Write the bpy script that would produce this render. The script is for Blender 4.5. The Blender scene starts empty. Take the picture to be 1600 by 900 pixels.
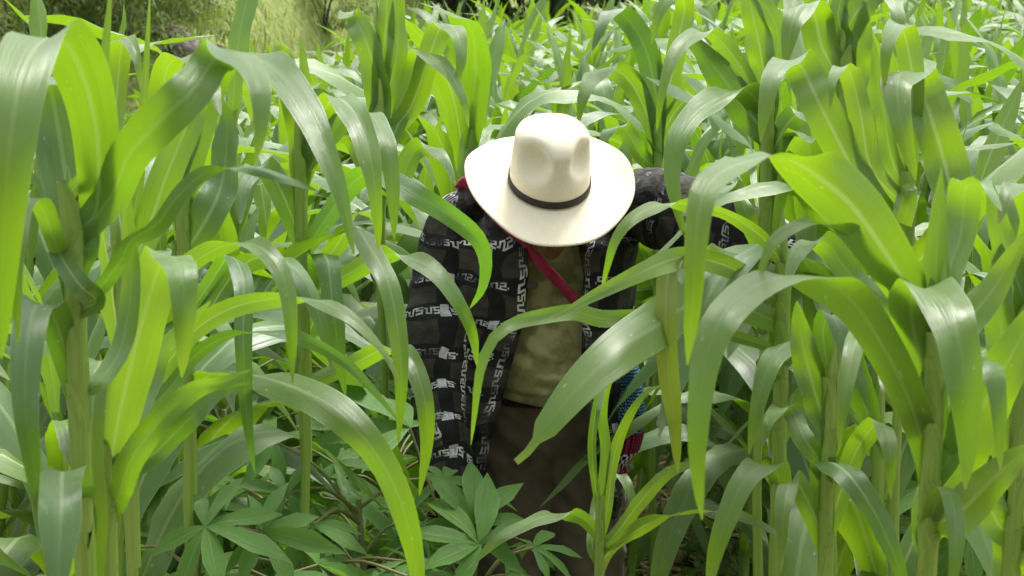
import bpy, bmesh, math, random
import numpy as np
from mathutils import Vector, Matrix, noise

random.seed(7)
R = math.radians
scn = bpy.context.scene
COL = scn.collection

# ------------------------------------------------------------------ camera, sky, sun, exposure
FPX = 2701.0            # focal length measured in pixels of a 1600 px wide picture
PITCH = R(9.4)
CAM = Vector((0, 0, 1.9))
cd = bpy.data.cameras.new('camera')
cam = bpy.data.objects.new('camera', cd)
COL.objects.link(cam)
cam.location = CAM
cam.rotation_euler = (R(90) - PITCH, 0, 0)
cd.sensor_width = 36
cd.lens = 36 * FPX / 1600
cd.clip_start = 0.05
cd.clip_end = 1000
cd.dof.use_dof = True
cd.dof.focus_distance = 3.7
cd.dof.aperture_fstop = 13
scn.camera = cam

SUN_EL, SUN_AZ = R(62), R(25)      # azimuth measured from +Y (behind the person) towards +X
w = bpy.data.worlds.new('World')
scn.world = w
w.use_nodes = True
wn = w.node_tree
wn.nodes.clear()
sky = wn.nodes.new('ShaderNodeTexSky')
sky.sky_type = 'NISHITA'
sky.sun_disc = False
sky.sun_elevation = SUN_EL
sky.sun_rotation = SUN_AZ
sky.dust_density = 4.0
sky.ozone_density = 1.0
hs = wn.nodes.new('ShaderNodeHueSaturation')
hs.inputs['Saturation'].default_value = 0.22
bg = wn.nodes.new('ShaderNodeBackground')
bg.inputs['Strength'].default_value = 0.15
wo = wn.nodes.new('ShaderNodeOutputWorld')
wn.links.new(sky.outputs[0], hs.inputs['Color'])
wn.links.new(hs.outputs[0], bg.inputs['Color'])
wn.links.new(bg.outputs[0], wo.inputs[0])

sd = bpy.data.lights.new('sun', 'SUN')
sd.energy = 1.5
sd.angle = R(18)
sd.color = (1.0, 0.96, 0.9)
sun = bpy.data.objects.new('sun', sd)
COL.objects.link(sun)
tosun = Vector((math.sin(SUN_AZ) * math.cos(SUN_EL), math.cos(SUN_AZ) * math.cos(SUN_EL), math.sin(SUN_EL)))
sun.rotation_euler = tosun.to_track_quat('Z', 'Y').to_euler()

vs = scn.view_settings
vs.view_transform = 'Standard'
vs.look = 'None'
vs.gamma = 1
vs.use_curve_mapping = False
vs.exposure = 1.38

scn.render.engine = 'CYCLES'
scn.cycles.max_bounces = 8
scn.cycles.transmission_bounces = 6
scn.cycles.diffuse_bounces = 5

# ------------------------------------------------------------------ helpers
FW = Vector((0, math.cos(PITCH), -math.sin(PITCH)))
UP = Vector((0, math.sin(PITCH), math.cos(PITCH)))
RT = Vector((1, 0, 0))


def at(px, py, Y):
    """the point of the place seen at photo pixel (px, py), Y metres in front of the camera"""
    d = FW + RT * ((px - 800) / FPX) + UP * ((450 - py) / FPX)
    return CAM + d * (Y / d.y)


def ob(name, me, m=None, parent=None, kind=None):
    o = bpy.data.objects.new(name, me)
    COL.objects.link(o)
    if m is not None and me is not None and len(me.materials) == 0:
        me.materials.append(m)
    if parent is not None:
        o.parent = parent
    if kind:
        o['kind'] = kind
    return o


def tag(o, label, cat, group=None, kind=None):
    o['label'] = label
    o['category'] = cat
    if group:
        o['group'] = group
    if kind:
        o['kind'] = kind
    return o


def empty(name, loc=(0, 0, 0), rz=0.0, sc=1.0):
    o = bpy.data.objects.new(name, None)
    COL.objects.link(o)
    o.location = loc
    o.rotation_euler = (0, 0, rz)
    o.scale = (sc, sc, sc)
    o.empty_display_size = 0.05
    return o


def mesh(name, V, F, UV=None, smooth=True):
    me = bpy.data.meshes.new(name)
    me.from_pydata([tuple(v) for v in V], [], F)
    if UV is not None:
        uvl = me.uv_layers.new(name='UVMap')
        idx = np.zeros(len(me.loops), dtype=np.int32)
        me.loops.foreach_get('vertex_index', idx)
        uvl.data.foreach_set('uv', np.asarray(UV, dtype=np.float32)[idx].ravel())
    if smooth:
        me.polygons.foreach_set('use_smooth', [True] * len(me.polygons))
    me.update()
    return me


def copy_tree(o, parent=None):
    c = o.copy()
    COL.objects.link(c)
    c.parent = parent
    for ch in KIDS.get(o.name, []):
        copy_tree(ch, c)
    return c


KIDS = {}


def catmull(P, n):
    """n+1 points along a smooth curve through P, evenly spaced"""
    P = [Vector(p) for p in P]
    Q = [P[0] * 2 - P[1]] + P + [P[-1] * 2 - P[-2]]
    out = []
    for i in range(1, len(Q) - 2):
        p0, p1, p2, p3 = Q[i - 1:i + 3]
        for k in range(12):
            t = k / 12
            out.append(0.5 * ((2 * p1) + (p2 - p0) * t + (2 * p0 - 5 * p1 + 4 * p2 - p3) * t * t + (3 * p1 - p0 - 3 * p2 + p3) * t ** 3))
    out.append(P[-1])
    L = [0]
    for a, b in zip(out, out[1:]):
        L.append(L[-1] + (b - a).length)
    res, j = [], 0
    for k in range(n + 1):
        s = L[-1] * k / n
        while j < len(out) - 2 and L[j + 1] < s:
            j += 1
        f = (s - L[j]) / max(L[j + 1] - L[j], 1e-9)
        res.append(out[j].lerp(out[j + 1], min(max(f, 0), 1)))
    return res


def interp(xs, ys, x):
    return float(np.interp(x, xs, ys))


# ------------------------------------------------------------------ node helper
class NT:
    def __init__(s, name):
        s.m = bpy.data.materials.new(name)
        s.m.use_nodes = True
        s.t = s.m.node_tree
        s.t.nodes.clear()
        s.out = s.t.nodes.new('ShaderNodeOutputMaterial')

    def n(s, typ, ins=None, **kw):
        nd = s.t.nodes.new('ShaderNode' + typ)
        for k, v in kw.items():
            setattr(nd, k, v)
        for k, v in (ins or {}).items():
            s.set(nd.inputs[k], v)
        return nd

    def set(s, sock, v):
        if isinstance(v, bpy.types.NodeSocket):
            s.t.links.new(v, sock)
        elif isinstance(v, bpy.types.Node):
            s.t.links.new(v.outputs[0], sock)
        else:
            if isinstance(v, tuple) and len(v) == 3 and sock.type == 'RGBA':
                v = (*v, 1)
            sock.default_value = v

    def math(s, op, a, b=0.0, c=None):
        nd = s.t.nodes.new('ShaderNodeMath')
        nd.operation = op
        s.set(nd.inputs[0], a)
        s.set(nd.inputs[1], b)
        if c is not None:
            s.set(nd.inputs[2], c)
        return nd.outputs[0]

    def mix(s, f, a, b, mode='MIX'):
        nd = s.t.nodes.new('ShaderNodeMix')
        nd.data_type = 'RGBA'
        nd.blend_type = mode
        s.set(nd.inputs[0], f)
        s.set(nd.inputs[6], a)
        s.set(nd.inputs[7], b)
        return nd.outputs[2]

    def ramp(s, v, lo, hi, a=0.0, b=1.0):
        nd = s.n('MapRange', {0: v, 1: lo, 2: hi, 3: a, 4: b}, interpolation_type='SMOOTHSTEP')
        return nd.outputs[0]

    def noise(s, vec, scale, detail=3, rough=0.5):
        return s.n('TexNoise', {'Vector': vec, 'Scale': scale, 'Detail': detail, 'Roughness': rough}).outputs[0]

    def bump(s, h, strength=0.3, dist=0.01):
        return s.n('Bump', {'Height': h, 'Strength': strength, 'Distance': dist}).outputs[0]

    def bsdf(s, col, rough=0.6, normal=None, spec=0.5, **kw):
        nd = s.n('BsdfPrincipled', {'Base Color': col, 'Roughness': rough, 'Specular IOR Level': spec})
        if normal is not None:
            s.set(nd.inputs['Normal'], normal)
        for k, v in kw.items():
            s.set(nd.inputs[k], v)
        return nd.outputs[0]

    def done(s, sh):
        s.t.links.new(sh, s.out.inputs[0])
        return s.m


def leaf_material(name, ca, cb, trans, tmix=0.42, rough=0.36, spec=1.0, rib=(0.42, 0.52, 0.24), ribw=0.07,
                  yellow=0.0, spots=0.5, veins=True):
    N = NT(name)
    tc = N.n('TexCoord')
    uv = tc.outputs['UV']
    sp = N.n('SeparateXYZ', {0: uv})
    u, v = sp.outputs[0], sp.outputs[1]
    oi = N.n('ObjectInfo').outputs['Random']
    isl = N.n('NewGeometry').outputs['Random Per Island']
    rnd = N.math('FRACT', N.math('ADD', oi, isl))
    d = N.math('MULTIPLY', N.math('ABSOLUTE', N.math('SUBTRACT', u, 0.5)), 2.0)
    col = N.mix(rnd, ca, cb)
    big = N.noise(tc.outputs['Object'], 6.0, 3)
    col = N.mix(N.ramp(big, 0.4, 0.75, 0.0, 0.45), col, cb)
    # faint lengthwise streaks
    st = N.n('Combine' + 'XYZ', {0: N.math('MULTIPLY', u, 60.0), 1: N.math('MULTIPLY', v, 2.0), 2: N.math('MULTIPLY', rnd, 30.0)}).outputs[0]
    streak = N.noise(st, 1.0, 2)
    col = N.mix(N.ramp(streak, 0.35, 0.7, 0.0, 0.5), col, tuple(c * 1.55 for c in ca))
    wv0 = N.math('SINE', N.math('MULTIPLY', u, 150.0))
    col = N.mix(N.ramp(wv0, 0.2, 1.0, 0.0, 0.22), col, tuple(c * 1.7 for c in ca))
    # pale midrib, fading to the tip, and a thin pale margin
    ribm = N.math('MULTIPLY', N.ramp(d, ribw * 1.9, ribw * 0.6), N.math('MULTIPLY', N.ramp(v, 1.0, 0.25, 0.10, 0.8), N.ramp(rnd, 0.2, 0.9, 0.35, 1.0)))
    col = N.mix(ribm, col, rib)
    col = N.mix(N.ramp(d, 0.93, 1.0, 0.0, 0.4), col, (0.3, 0.4, 0.12))
    # scratches, spots and eaten, dried flecks
    vec = N.n('CombineXYZ', {0: N.math('MULTIPLY', u, 5.0), 1: N.math('MULTIPLY', v, 26.0), 2: N.math('MULTIPLY', rnd, 50.0)}).outputs[0]
    vo = N.n('TexVoronoi', {'Vector': vec, 'Scale': 1.0, 'Randomness': 1.0})
    fl = N.math('MULTIPLY', N.ramp(vo.outputs['Distance'], 0.16, 0.09), N.math('GREATER_THAN', N.n('SeparateColor', {0: vo.outputs['Color']}).outputs[0], 1.0 - 0.16 * spots))
    col = N.mix(N.math('MULTIPLY', fl, 0.8), col, (0.42, 0.42, 0.27))
    # dry tip and margins
    tip = N.math('MULTIPLY', N.ramp(N.math('ADD', v, N.math('MULTIPLY', N.math('SUBTRACT', streak, 0.5), 0.16)), 0.95, 1.02), 0.7)
    col = N.mix(tip, col, (0.30, 0.24, 0.08))
    if yellow:
        yy = N.math('MULTIPLY', N.ramp(N.math('ADD', N.math('MULTIPLY', streak, 0.9), N.math('MULTIPLY', v, 0.5)), 0.55, 0.9), yellow)
        col = N.mix(yy, col, (0.42, 0.36, 0.035))
    bmp = None
    if veins:
        wv = N.math('SINE', N.math('MULTIPLY', u, 190.0))
        h = N.math('ADD', N.math('MULTIPLY', wv, 0.35), N.math('ADD', N.math('MULTIPLY', streak, 1.2), N.math('MULTIPLY', ribm, -1.5)))
        bmp = N.bump(h, 0.5, 0.0016)
    rg = N.ramp(N.noise(tc.outputs['Object'], 18.0, 2), 0.3, 0.7, rough - 0.06, rough + 0.1)
    p = N.bsdf(col, rg, bmp, spec, **{'Sheen Weight': 0.10, 'Sheen Roughness': 0.45, 'Sheen Tint': (0.9, 1.0, 0.88, 1.0)})
    tcol = N.mix(N.math('MULTIPLY', ribm, 0.6), N.mix(rnd, trans, tuple(c * k for c, k in zip(trans, (1.25, 1.08, 0.9)))), (0.35, 0.45, 0.1))
    tcol = N.mix(N.ramp(streak, 0.3, 0.75, 0.0, 0.35), tcol, tuple(c * 0.6 for c in trans))
    tl = N.n('BsdfTranslucent', {'Color': tcol}).outputs[0]
    ms = N.n('MixShader', {0: tmix, 1: p, 2: tl}).outputs[0]
    return N.done(ms)


M = {}
M['maize'] = leaf_material('maize_leaf', (0.072, 0.155, 0.012), (0.100, 0.195, 0.014), (0.225, 0.44, 0.010), tmix=0.40, spots=1.0)
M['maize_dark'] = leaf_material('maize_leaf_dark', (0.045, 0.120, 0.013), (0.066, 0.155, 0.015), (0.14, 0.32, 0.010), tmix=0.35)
M['maize_young'] = leaf_material('maize_leaf_young', (0.085, 0.20, 0.02), (0.11, 0.225, 0.022), (0.23, 0.42, 0.016), tmix=0.40, spots=0.1)
M['maize_yellow'] = leaf_material('maize_leaf_yellowing', (0.085, 0.18, 0.02), (0.11, 0.2, 0.02), (0.22, 0.38, 0.02), yellow=0.5, spots=1.5)
M['maize_spotted'] = leaf_material('maize_leaf_spotted', (0.055, 0.145, 0.022), (0.075, 0.17, 0.026), (0.16, 0.38, 0.015), spots=3.2)
M['cassava'] = leaf_material('cassava_leaf', (0.062, 0.165, 0.022), (0.095, 0.21, 0.026), (0.18, 0.42, 0.018), tmix=0.36, rough=0.5, spec=0.4,
                             rib=(0.2, 0.32, 0.12), ribw=0.05, spots=0.4)
M['weed'] = leaf_material('weed_leaf', (0.060, 0.13, 0.028), (0.095, 0.17, 0.035), (0.16, 0.36, 0.02), tmix=0.35, rough=0.55, spec=0.4, ribw=0.04)
M['bush'] = leaf_material('bush_leaf', (0.075, 0.125, 0.032), (0.13, 0.18, 0.05), (0.20, 0.33, 0.04), tmix=0.3, rough=0.55, spec=0.4, ribw=0.03, spots=0)
M['bush_light'] = leaf_material('bush_leaf_light', (0.11, 0.17, 0.045), (0.19, 0.25, 0.08), (0.28, 0.40, 0.06), tmix=0.35, rough=0.55, spec=0.4, ribw=0.03, spots=0)
M['grass'] = leaf_material('grass_blade', (0.12, 0.19, 0.035), (0.20, 0.25, 0.06), (0.28, 0.38, 0.05), tmix=0.35, rough=0.6, spec=0.3, ribw=0.03, spots=0)


def simple(name, ca, cb, scale=8, rough=0.7, bump=0.3, dist=0.01, spec=0.4, coord='Object', detail=5):
    N = NT(name)
    v = N.n('TexCoord').outputs[coord]
    f = N.noise(v, scale, detail, 0.6)
    col = N.mix(N.ramp(f, 0.3, 0.7), ca, cb)
    return N.done(N.bsdf(col, rough, N.bump(f, bump, dist), spec))


def stalk_material():
    N = NT('maize_stalk')
    tc = N.n('TexCoord')
    sp = N.n('SeparateXYZ', {0: tc.outputs['UV']})
    oi = N.n('ObjectInfo').outputs['Random']
    f = N.noise(N.n('CombineXYZ', {0: N.math('MULTIPLY', sp.outputs[0], 14), 1: N.math('MULTIPLY', sp.outputs[1], 3), 2: N.math('MULTIPLY', oi, 20)}).outputs[0], 1.0, 3)
    col = N.mix(N.ramp(f, 0.3, 0.7), (0.15, 0.27, 0.03), (0.22, 0.33, 0.05))
    col = N.mix(N.ramp(sp.outputs[1], 0.25, 0.0, 0.0, 0.4), col, (0.26, 0.24, 0.06))
    f2 = N.noise(tc.outputs['Object'], 30, 3)
    col = N.mix(N.ramp(f2, 0.66, 0.78, 0, 0.35), col, (0.22, 0.15, 0.05))
    return N.done(N.bsdf(col, 0.45, N.bump(f, 0.3, 0.002), 0.5))


M['stalk'] = stalk_material()
M['soil'] = None


def soil_material():
    N = NT('soil')
    v = N.n('TexCoord').outputs['Object']
    a = N.noise(v, 0.9, 4)
    b = N.noise(v, 9.0, 7, 0.65)
    c = N.noise(v, 60.0, 4)
    col = N.mix(N.ramp(b, 0.3, 0.7), (0.060, 0.036, 0.024), (0.135, 0.085, 0.055))
    col = N.mix(N.ramp(a, 0.5, 0.7, 0, 0.5), col, (0.11, 0.085, 0.05))
    sp = N.n('SeparateXYZ', {0: v})
    g = N.math('MULTIPLY', N.ramp(sp.outputs[2], 0.15, 0.6), N.ramp(N.noise(v, 0.55, 5), 0.30, 0.50, 0.55, 1.0))
    col = N.mix(g, col, N.mix(N.ramp(b, 0.35, 0.65), (0.14, 0.20, 0.045), (0.29, 0.32, 0.10)))
    h = N.math('ADD', b, N.math('MULTIPLY', c, 0.25))
    return N.done(N.bsdf(col, 0.95, N.bump(h, 0.9, 0.05), 0.2))


M['soil'] = soil_material()
M['bark'] = simple('bark', (0.06, 0.045, 0.035), (0.13, 0.10, 0.075), 14, 0.9, 0.8, 0.03)
M['rock'] = simple('rock', (0.16, 0.135, 0.12), (0.33, 0.29, 0.26), 3.5, 0.9, 0.8, 0.06)
M['stem'] = simple('cassava_stem', (0.13, 0.17, 0.05), (0.22, 0.18, 0.08), 20, 0.6, 0.3, 0.003)
M['dry'] = simple('dry_litter', (0.24, 0.17, 0.09), (0.42, 0.33, 0.18), 20, 0.85, 0.2, 0.002)

# ------------------------------------------------------------------ ground: one sheet, field, hillside and beyond


def sstep(a, b, x):
    t = min(max((x - a) / (b - a), 0), 1)
    return t * t * (3 - 2 * t)


def edge_y(x):
    """where the maize ends: close on the left, far on the right"""
    return 10.5 + 17.0 * sstep(-2.8, -0.6, x)


def ground_z(x, y):
    z = 0.035 * noise.noise(Vector((x * 0.9, y * 0.9, 0))) + 0.02 * noise.noise(Vector((x * 3.1, y * 3.1, 5)))
    if y < 5.6:
        z *= 0.6
    e = y - edge_y(x) - 0.6
    if e > 0:
        z += 0.30 * e * sstep(0, 3, e) + 0.35 * noise.noise(Vector((x * 0.35, y * 0.35, 3))) * sstep(0, 4, e)
        z = min(z, 40 + 0.1 * z)
    return z


def grid(xs, ys):
    V = [(x, y, ground_z(x, y)) for y in ys for x in xs]
    nx = len(xs)
    Fc = [(j * nx + i, j * nx + i + 1, (j + 1) * nx + i + 1, (j + 1) * nx + i) for j in range(len(ys) - 1) for i in range(nx - 1)]
    return V, Fc


def graded(a, b, step, lo, hi):
    mid = list(np.arange(a, b + 1e-6, step))
    l, r, s = [], [], step
    p = a
    while p > lo:
        s *= 1.3
        p -= s
        l.append(p)
    p, s = b, step
    while p < hi:
        s *= 1.3
        p += s
        r.append(p)
    return l[::-1] + mid + r


V, Fc = grid(graded(-9, 9, 0.22, -220, 220), graded(0, 34, 0.22, -80, 400))
ground = ob('ground', mesh('ground', V, Fc), M['soil'], kind='structure')
ground['label'] = 'brown field soil rising into a grassy hillside behind the maize'

# ------------------------------------------------------------------ leaf ribbons


def profile(t, kind='leaf'):
    if kind == 'leaf':
        return interp([0, .04, .15, .35, .55, .75, .9, .97, 1], [.42, .5, .8, 1, .97, .76, .42, .2, .03], t)
    if kind == 'hook':
        return interp([0, .1, .28, .42, .5, .6, .8, .95, 1], [.42, .7, 1, .88, .58, .42, .38, .2, .03], t)
    if kind == 'torn':
        return interp([0, .08, .3, .5, .7, .84, .93, .94, 1], [.3, .5, .9, 1, .86, .62, .42, .17, .13], t)
    if kind == 'spear':
        return interp([0, .2, .5, .8, 1], [.8, 1, .9, .5, .04], t)
    if kind == 'strip':
        return interp([0, .1, .3, .8, .95, 1], [.5, .7, 1, .9, .4, .05], t)
    return 1.0


def ribbon_mesh(name, C, Wd, width, prof='leaf', fold=0.28, wave=0.10, across=4, seed=0, flip=1, sheath=None):
    """a blade along the points C, Wd = unit width direction at each point"""
    n = len(C) - 1
    rg = random.Random(seed)
    ph1, ph2 = rg.uniform(0, 6.28), rg.uniform(0, 6.28)
    f1, f2 = rg.uniform(2.2, 4.0), rg.uniform(2.4, 4.4)
    V, UV, Fc = [], [], []
    for i in range(n + 1):
        t = i / n
        T = (C[min(i + 1, n)] - C[max(i - 1, 0)]).normalized()
        W = (Wd[i] - T * Wd[i].dot(T)).normalized()
        N = W.cross(T) * flip
        hw = 0.5 * width * profile(t, prof)
        fo = fold * (1 - 0.6 * t)
        for k in range(across + 1):
            u = -1 + 2 * k / across
            wv = wave * hw * (abs(u) ** 1.5) * (math.sin(6.28 * f1 * t + ph1) if u < 0 else math.sin(6.28 * f2 * t + ph2)) * min(1, 4 * t)
            V.append(C[i] + W * (u * hw) + N * (fo * abs(u) * hw + 1.6 * wv))
            UV.append(((u + 1) / 2, t))
    a = across + 1
    for i in range(n):
        for k in range(across):
            Fc.append((i * a + k, i * a + k + 1, (i + 1) * a + k + 1, (i + 1) * a + k))
    nf = len(Fc)
    if sheath:
        # the leaf base wraps the stalk: a sleeve that opens towards the blade
        p, r, ln = sheath
        b0 = len(V)
        side = (C[min(4, n)] - C[0])
        az = math.atan2(side.y, side.x)
        ns = 10
        for z, k, gap in ((-ln, .98, 0.0), (-ln * .5, 1.03, 0.0), (-.012, 1.07, 0.0), (.010, 1.10, .5), (.034, 1.18, 1.6)):
            for j in range(ns + 1):
                a = az + math.pi + gap + (2 * math.pi - 2 * gap) * j / ns
                V.append(Vector(p) + Vector((r * k * math.cos(a), r * k * math.sin(a), z)))
                UV.append((j / ns, .6 + .5 * z))
        for i in range(4):
            for j in range(ns):
                q = b0 + i * (ns + 1) + j
                Fc.append((q, q + 1, q + ns + 2, q + ns + 1))
    me = mesh(name, V, Fc, UV)
    if sheath:
        me.polygons.foreach_set('material_index', [0] * nf + [1] * (len(Fc) - nf))
    return me


def facing_dirs(C, r0, r1, turn=0, seed=0):
    """width directions: broad side out with a slow roll; with turn, the blade folds over at its highest point and shows its other face beyond"""
    n = len(C) - 1
    rg = random.Random(seed)
    raw, prev = [], None
    for i in range(n + 1):
        T = (C[min(i + 1, n)] - C[max(i - 1, 0)]).normalized()
        view = (C[i] - CAM).normalized()
        F_ = T.cross(view)
        q = F_.length
        F_ = F_ / max(q, 1e-6)
        if turn:
            sx = F_.dot(RT)
            if sx < 0:
                F_ = -F_
            k = sstep(.02, .46, abs(sx))
            q = q ** 1.5
            W = (F_ * k + view * ((1 - k) * turn)) * q + RT * ((1 - q) * 1.2)
            if prev is not None:
                W = W + prev * .35
        else:
            W = F_
            if prev is not None and W.dot(prev) < 0:
                W = -W
        W = (W - T * W.dot(T))
        W = W.normalized() if W.length > 1e-5 else (prev or RT)
        prev = W
        raw.append(W)
    for _ in range(1):
        raw = [(raw[max(i - 1, 0)] + raw[i] * 1.2 + raw[min(i + 1, n)]) for i in range(n + 1)]
        raw = [w.normalized() if w.length > 1e-5 else RT.copy() for w in raw]
    wob = rg.uniform(0, 6.28)
    out = []
    for i in range(n + 1):
        t = i / n
        T = (C[min(i + 1, n)] - C[max(i - 1, 0)]).normalized()
        out.append(Matrix.Rotation(R(r0 + (r1 - r0) * t + 10 * math.sin(5.5 * t + wob)), 3, T) @ raw[i])
    return out


def stalk_mesh(name, h, r0, r1, nodes, seed=0, lean=0.0):
    rg = random.Random(seed)
    lv = []
    for k, z in enumerate(nodes):
        lv += [(z - 0.022, 1.0), (z - 0.006, 1.08), (z + 0.006, 1.09), (z + 0.024, 1.01)]
    lv = [(0.0 - 0.04, 1.15)] + [q for q in lv if 0.01 < q[0] < h - 0.01] + [(h, 0.8)]
    lv.sort()
    lv = lv[:-1] + [(h - .005, 0.8), (h + .03, 0.12)]
    V, UV, Fc = [], [], []
    ns = 8
    ph = rg.uniform(0, 6)
    for z, k in lv:
        t = max(z, 0) / h
        r = (r0 + (r1 - r0) * t) * k
        ox = lean * t * t + 0.006 * math.sin(9 * z + ph)
        oy = 0.006 * math.cos(7 * z + ph)
        for j in range(ns + 1):
            a = 2 * math.pi * j / ns
            V.append((ox + r * math.cos(a), oy + 0.9 * r * math.sin(a), z))
            UV.append((j / ns, t))
    a = ns + 1
    for i in range(len(lv) - 1):
        for j in range(ns):
            Fc.append((i * a + j, i * a + j + 1, (i + 1) * a + j + 1, (i + 1) * a + j))
    return mesh(name, V, Fc, UV)

#PART2
# ------------------------------------------------------------------ the person


def hull_capsule(bm, p0, r0, p1, r1, sub=2):
    """a closed tapered capsule"""
    p0, p1 = Vector(p0), Vector(p1)
    T = p1 - p0
    L = max(T.length, 1e-5)
    T = T / L
    A = T.orthogonal().normalized()
    B = T.cross(A)
    sa = min(max((r0 - r1) / L, -.95), .95)
    th = math.asin(sa)
    ns, prev = 14, None
    prof = []
    for i in range(6):
        a = -math.pi / 2 + (math.pi / 2 + th) * i / 5
        prof.append((p0, r0 * math.cos(a), r0 * math.sin(a)))
    for i in range(6):
        a = th + (math.pi / 2 - th) * i / 5
        prof.append((p1, r1 * math.cos(a), r1 * math.sin(a)))
    prof = prof[1:-1]
    rings = [[bm.verts.new(c + T * h + (A * math.cos(6.28319 * j / ns) + B * math.sin(6.28319 * j / ns)) * rr) for j in range(ns)] for c, rr, h in prof]
    for ra, rb in zip(rings, rings[1:]):
        for j in range(ns):
            bm.faces.new((ra[j], ra[(j + 1) % ns], rb[(j + 1) % ns], rb[j]))
    e0, e1 = bm.verts.new(p0 - T * r0), bm.verts.new(p1 + T * r1)
    for j in range(ns):
        bm.faces.new((e0, rings[0][(j + 1) % ns], rings[0][j]))
        bm.faces.new((e1, rings[-1][j], rings[-1][(j + 1) % ns]))


def ellipsoid(bm, c, s, rot=None):
    m_ = Matrix.Translation(Vector(c)) @ ((rot or Matrix.Identity(3)).to_4x4()) @ Matrix.Diagonal((*s, 1))
    bmesh.ops.create_icosphere(bm, subdivisions=3, radius=1, matrix=m_)


def remeshed(name, build, voxel, smooth=6, disp=None):
    bm = bmesh.new()
    build(bm)
    me = bpy.data.meshes.new(name + '_raw')
    bm.to_mesh(me)
    bm.free()
    o = bpy.data.objects.new(name + '_raw', me)
    COL.objects.link(o)
    md = o.modifiers.new('r', 'REMESH')
    md.mode = 'VOXEL'
    md.voxel_size = voxel
    sm = o.modifiers.new('s', 'SMOOTH')
    sm.iterations = smooth
    sm.factor = 0.5
    dg = bpy.context.evaluated_depsgraph_get()
    res = bpy.data.meshes.new_from_object(o.evaluated_get(dg))
    res.name = name
    bpy.data.objects.remove(o)
    bpy.data.meshes.remove(me)
    if disp:
        no = [v.normal.copy() for v in res.vertices]
        for v, n_ in zip(res.vertices, no):
            v.co += n_ * disp(v.co)
    res.polygons.foreach_set('use_smooth', [True] * len(res.polygons))
    res.materials.clear()
    res.update()
    return res


def skin_material():
    N = NT('skin')
    v = N.n('TexCoord').outputs['Object']
    f = N.noise(v, 40, 4)
    col = N.mix(N.ramp(f, 0.3, 0.7), (0.15, 0.065, 0.036), (0.20, 0.092, 0.052))
    return N.done(N.bsdf(col, 0.5, N.bump(f, 0.15, 0.002), 0.4))


def cloth(name, ca, cb, scale, weave=900):
    N = NT(name)
    tc = N.n('TexCoord').outputs['Object']
    f = N.noise(tc, scale, 5)
    col = N.mix(N.ramp(f, 0.42, 0.58), ca, cb)
    wv = N.noise(tc, weave, 2)
    h = N.math('ADD', N.math('MULTIPLY', wv, 0.25), N.noise(tc, 25, 4))
    return N.done(N.bsdf(col, 0.9, N.bump(h, 0.35, 0.006), 0.15, **{'Sheen Weight': 0.15}))


def key_group():
    g = bpy.data.node_groups.new('key_motif', 'ShaderNodeTree')
    g.interface.new_socket('along', in_out='INPUT', socket_type='NodeSocketFloat')
    g.interface.new_socket('across', in_out='INPUT', socket_type='NodeSocketFloat')
    g.interface.new_socket('mask', in_out='OUTPUT', socket_type='NodeSocketFloat')
    gi = g.nodes.new('NodeGroupInput')
    go = g.nodes.new('NodeGroupOutput')

    def mt(op, a, b=0.0):
        nd = g.nodes.new('ShaderNodeMath')
        nd.operation = op
        for i, x in enumerate((a, b)):
            if isinstance(x, bpy.types.NodeSocket):
                g.links.new(x, nd.inputs[i])
            else:
                nd.inputs[i].default_value = x
        return nd.outputs[0]
    a = mt('FRACT', gi.outputs[0])
    b = gi.outputs[1]
    acc = None
    for a0, a1, b0, b1 in ((.03, .40, .62, 1), (.03, .14, -.1, .9), (.03, .40, -.2, .18), (.29, .40, -.9, .1), (.03, .56, -1, -.62),
                           (.50, .61, -.9, .9), (.50, .86, .62, 1), (.76, .87, -.3, .9), (.76, .99, -.62, -.24)):
        r = mt('MULTIPLY', mt('LESS_THAN', mt('ABSOLUTE', mt('SUBTRACT', a, (a0 + a1) / 2)), (a1 - a0) / 2),
               mt('LESS_THAN', mt('ABSOLUTE', mt('SUBTRACT', b, (b0 + b1) / 2)), (b1 - b0) / 2))
        acc = r if acc is None else mt('MAXIMUM', acc, r)
    g.links.new(acc, go.inputs[0])
    return g


KEY = key_group()


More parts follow.
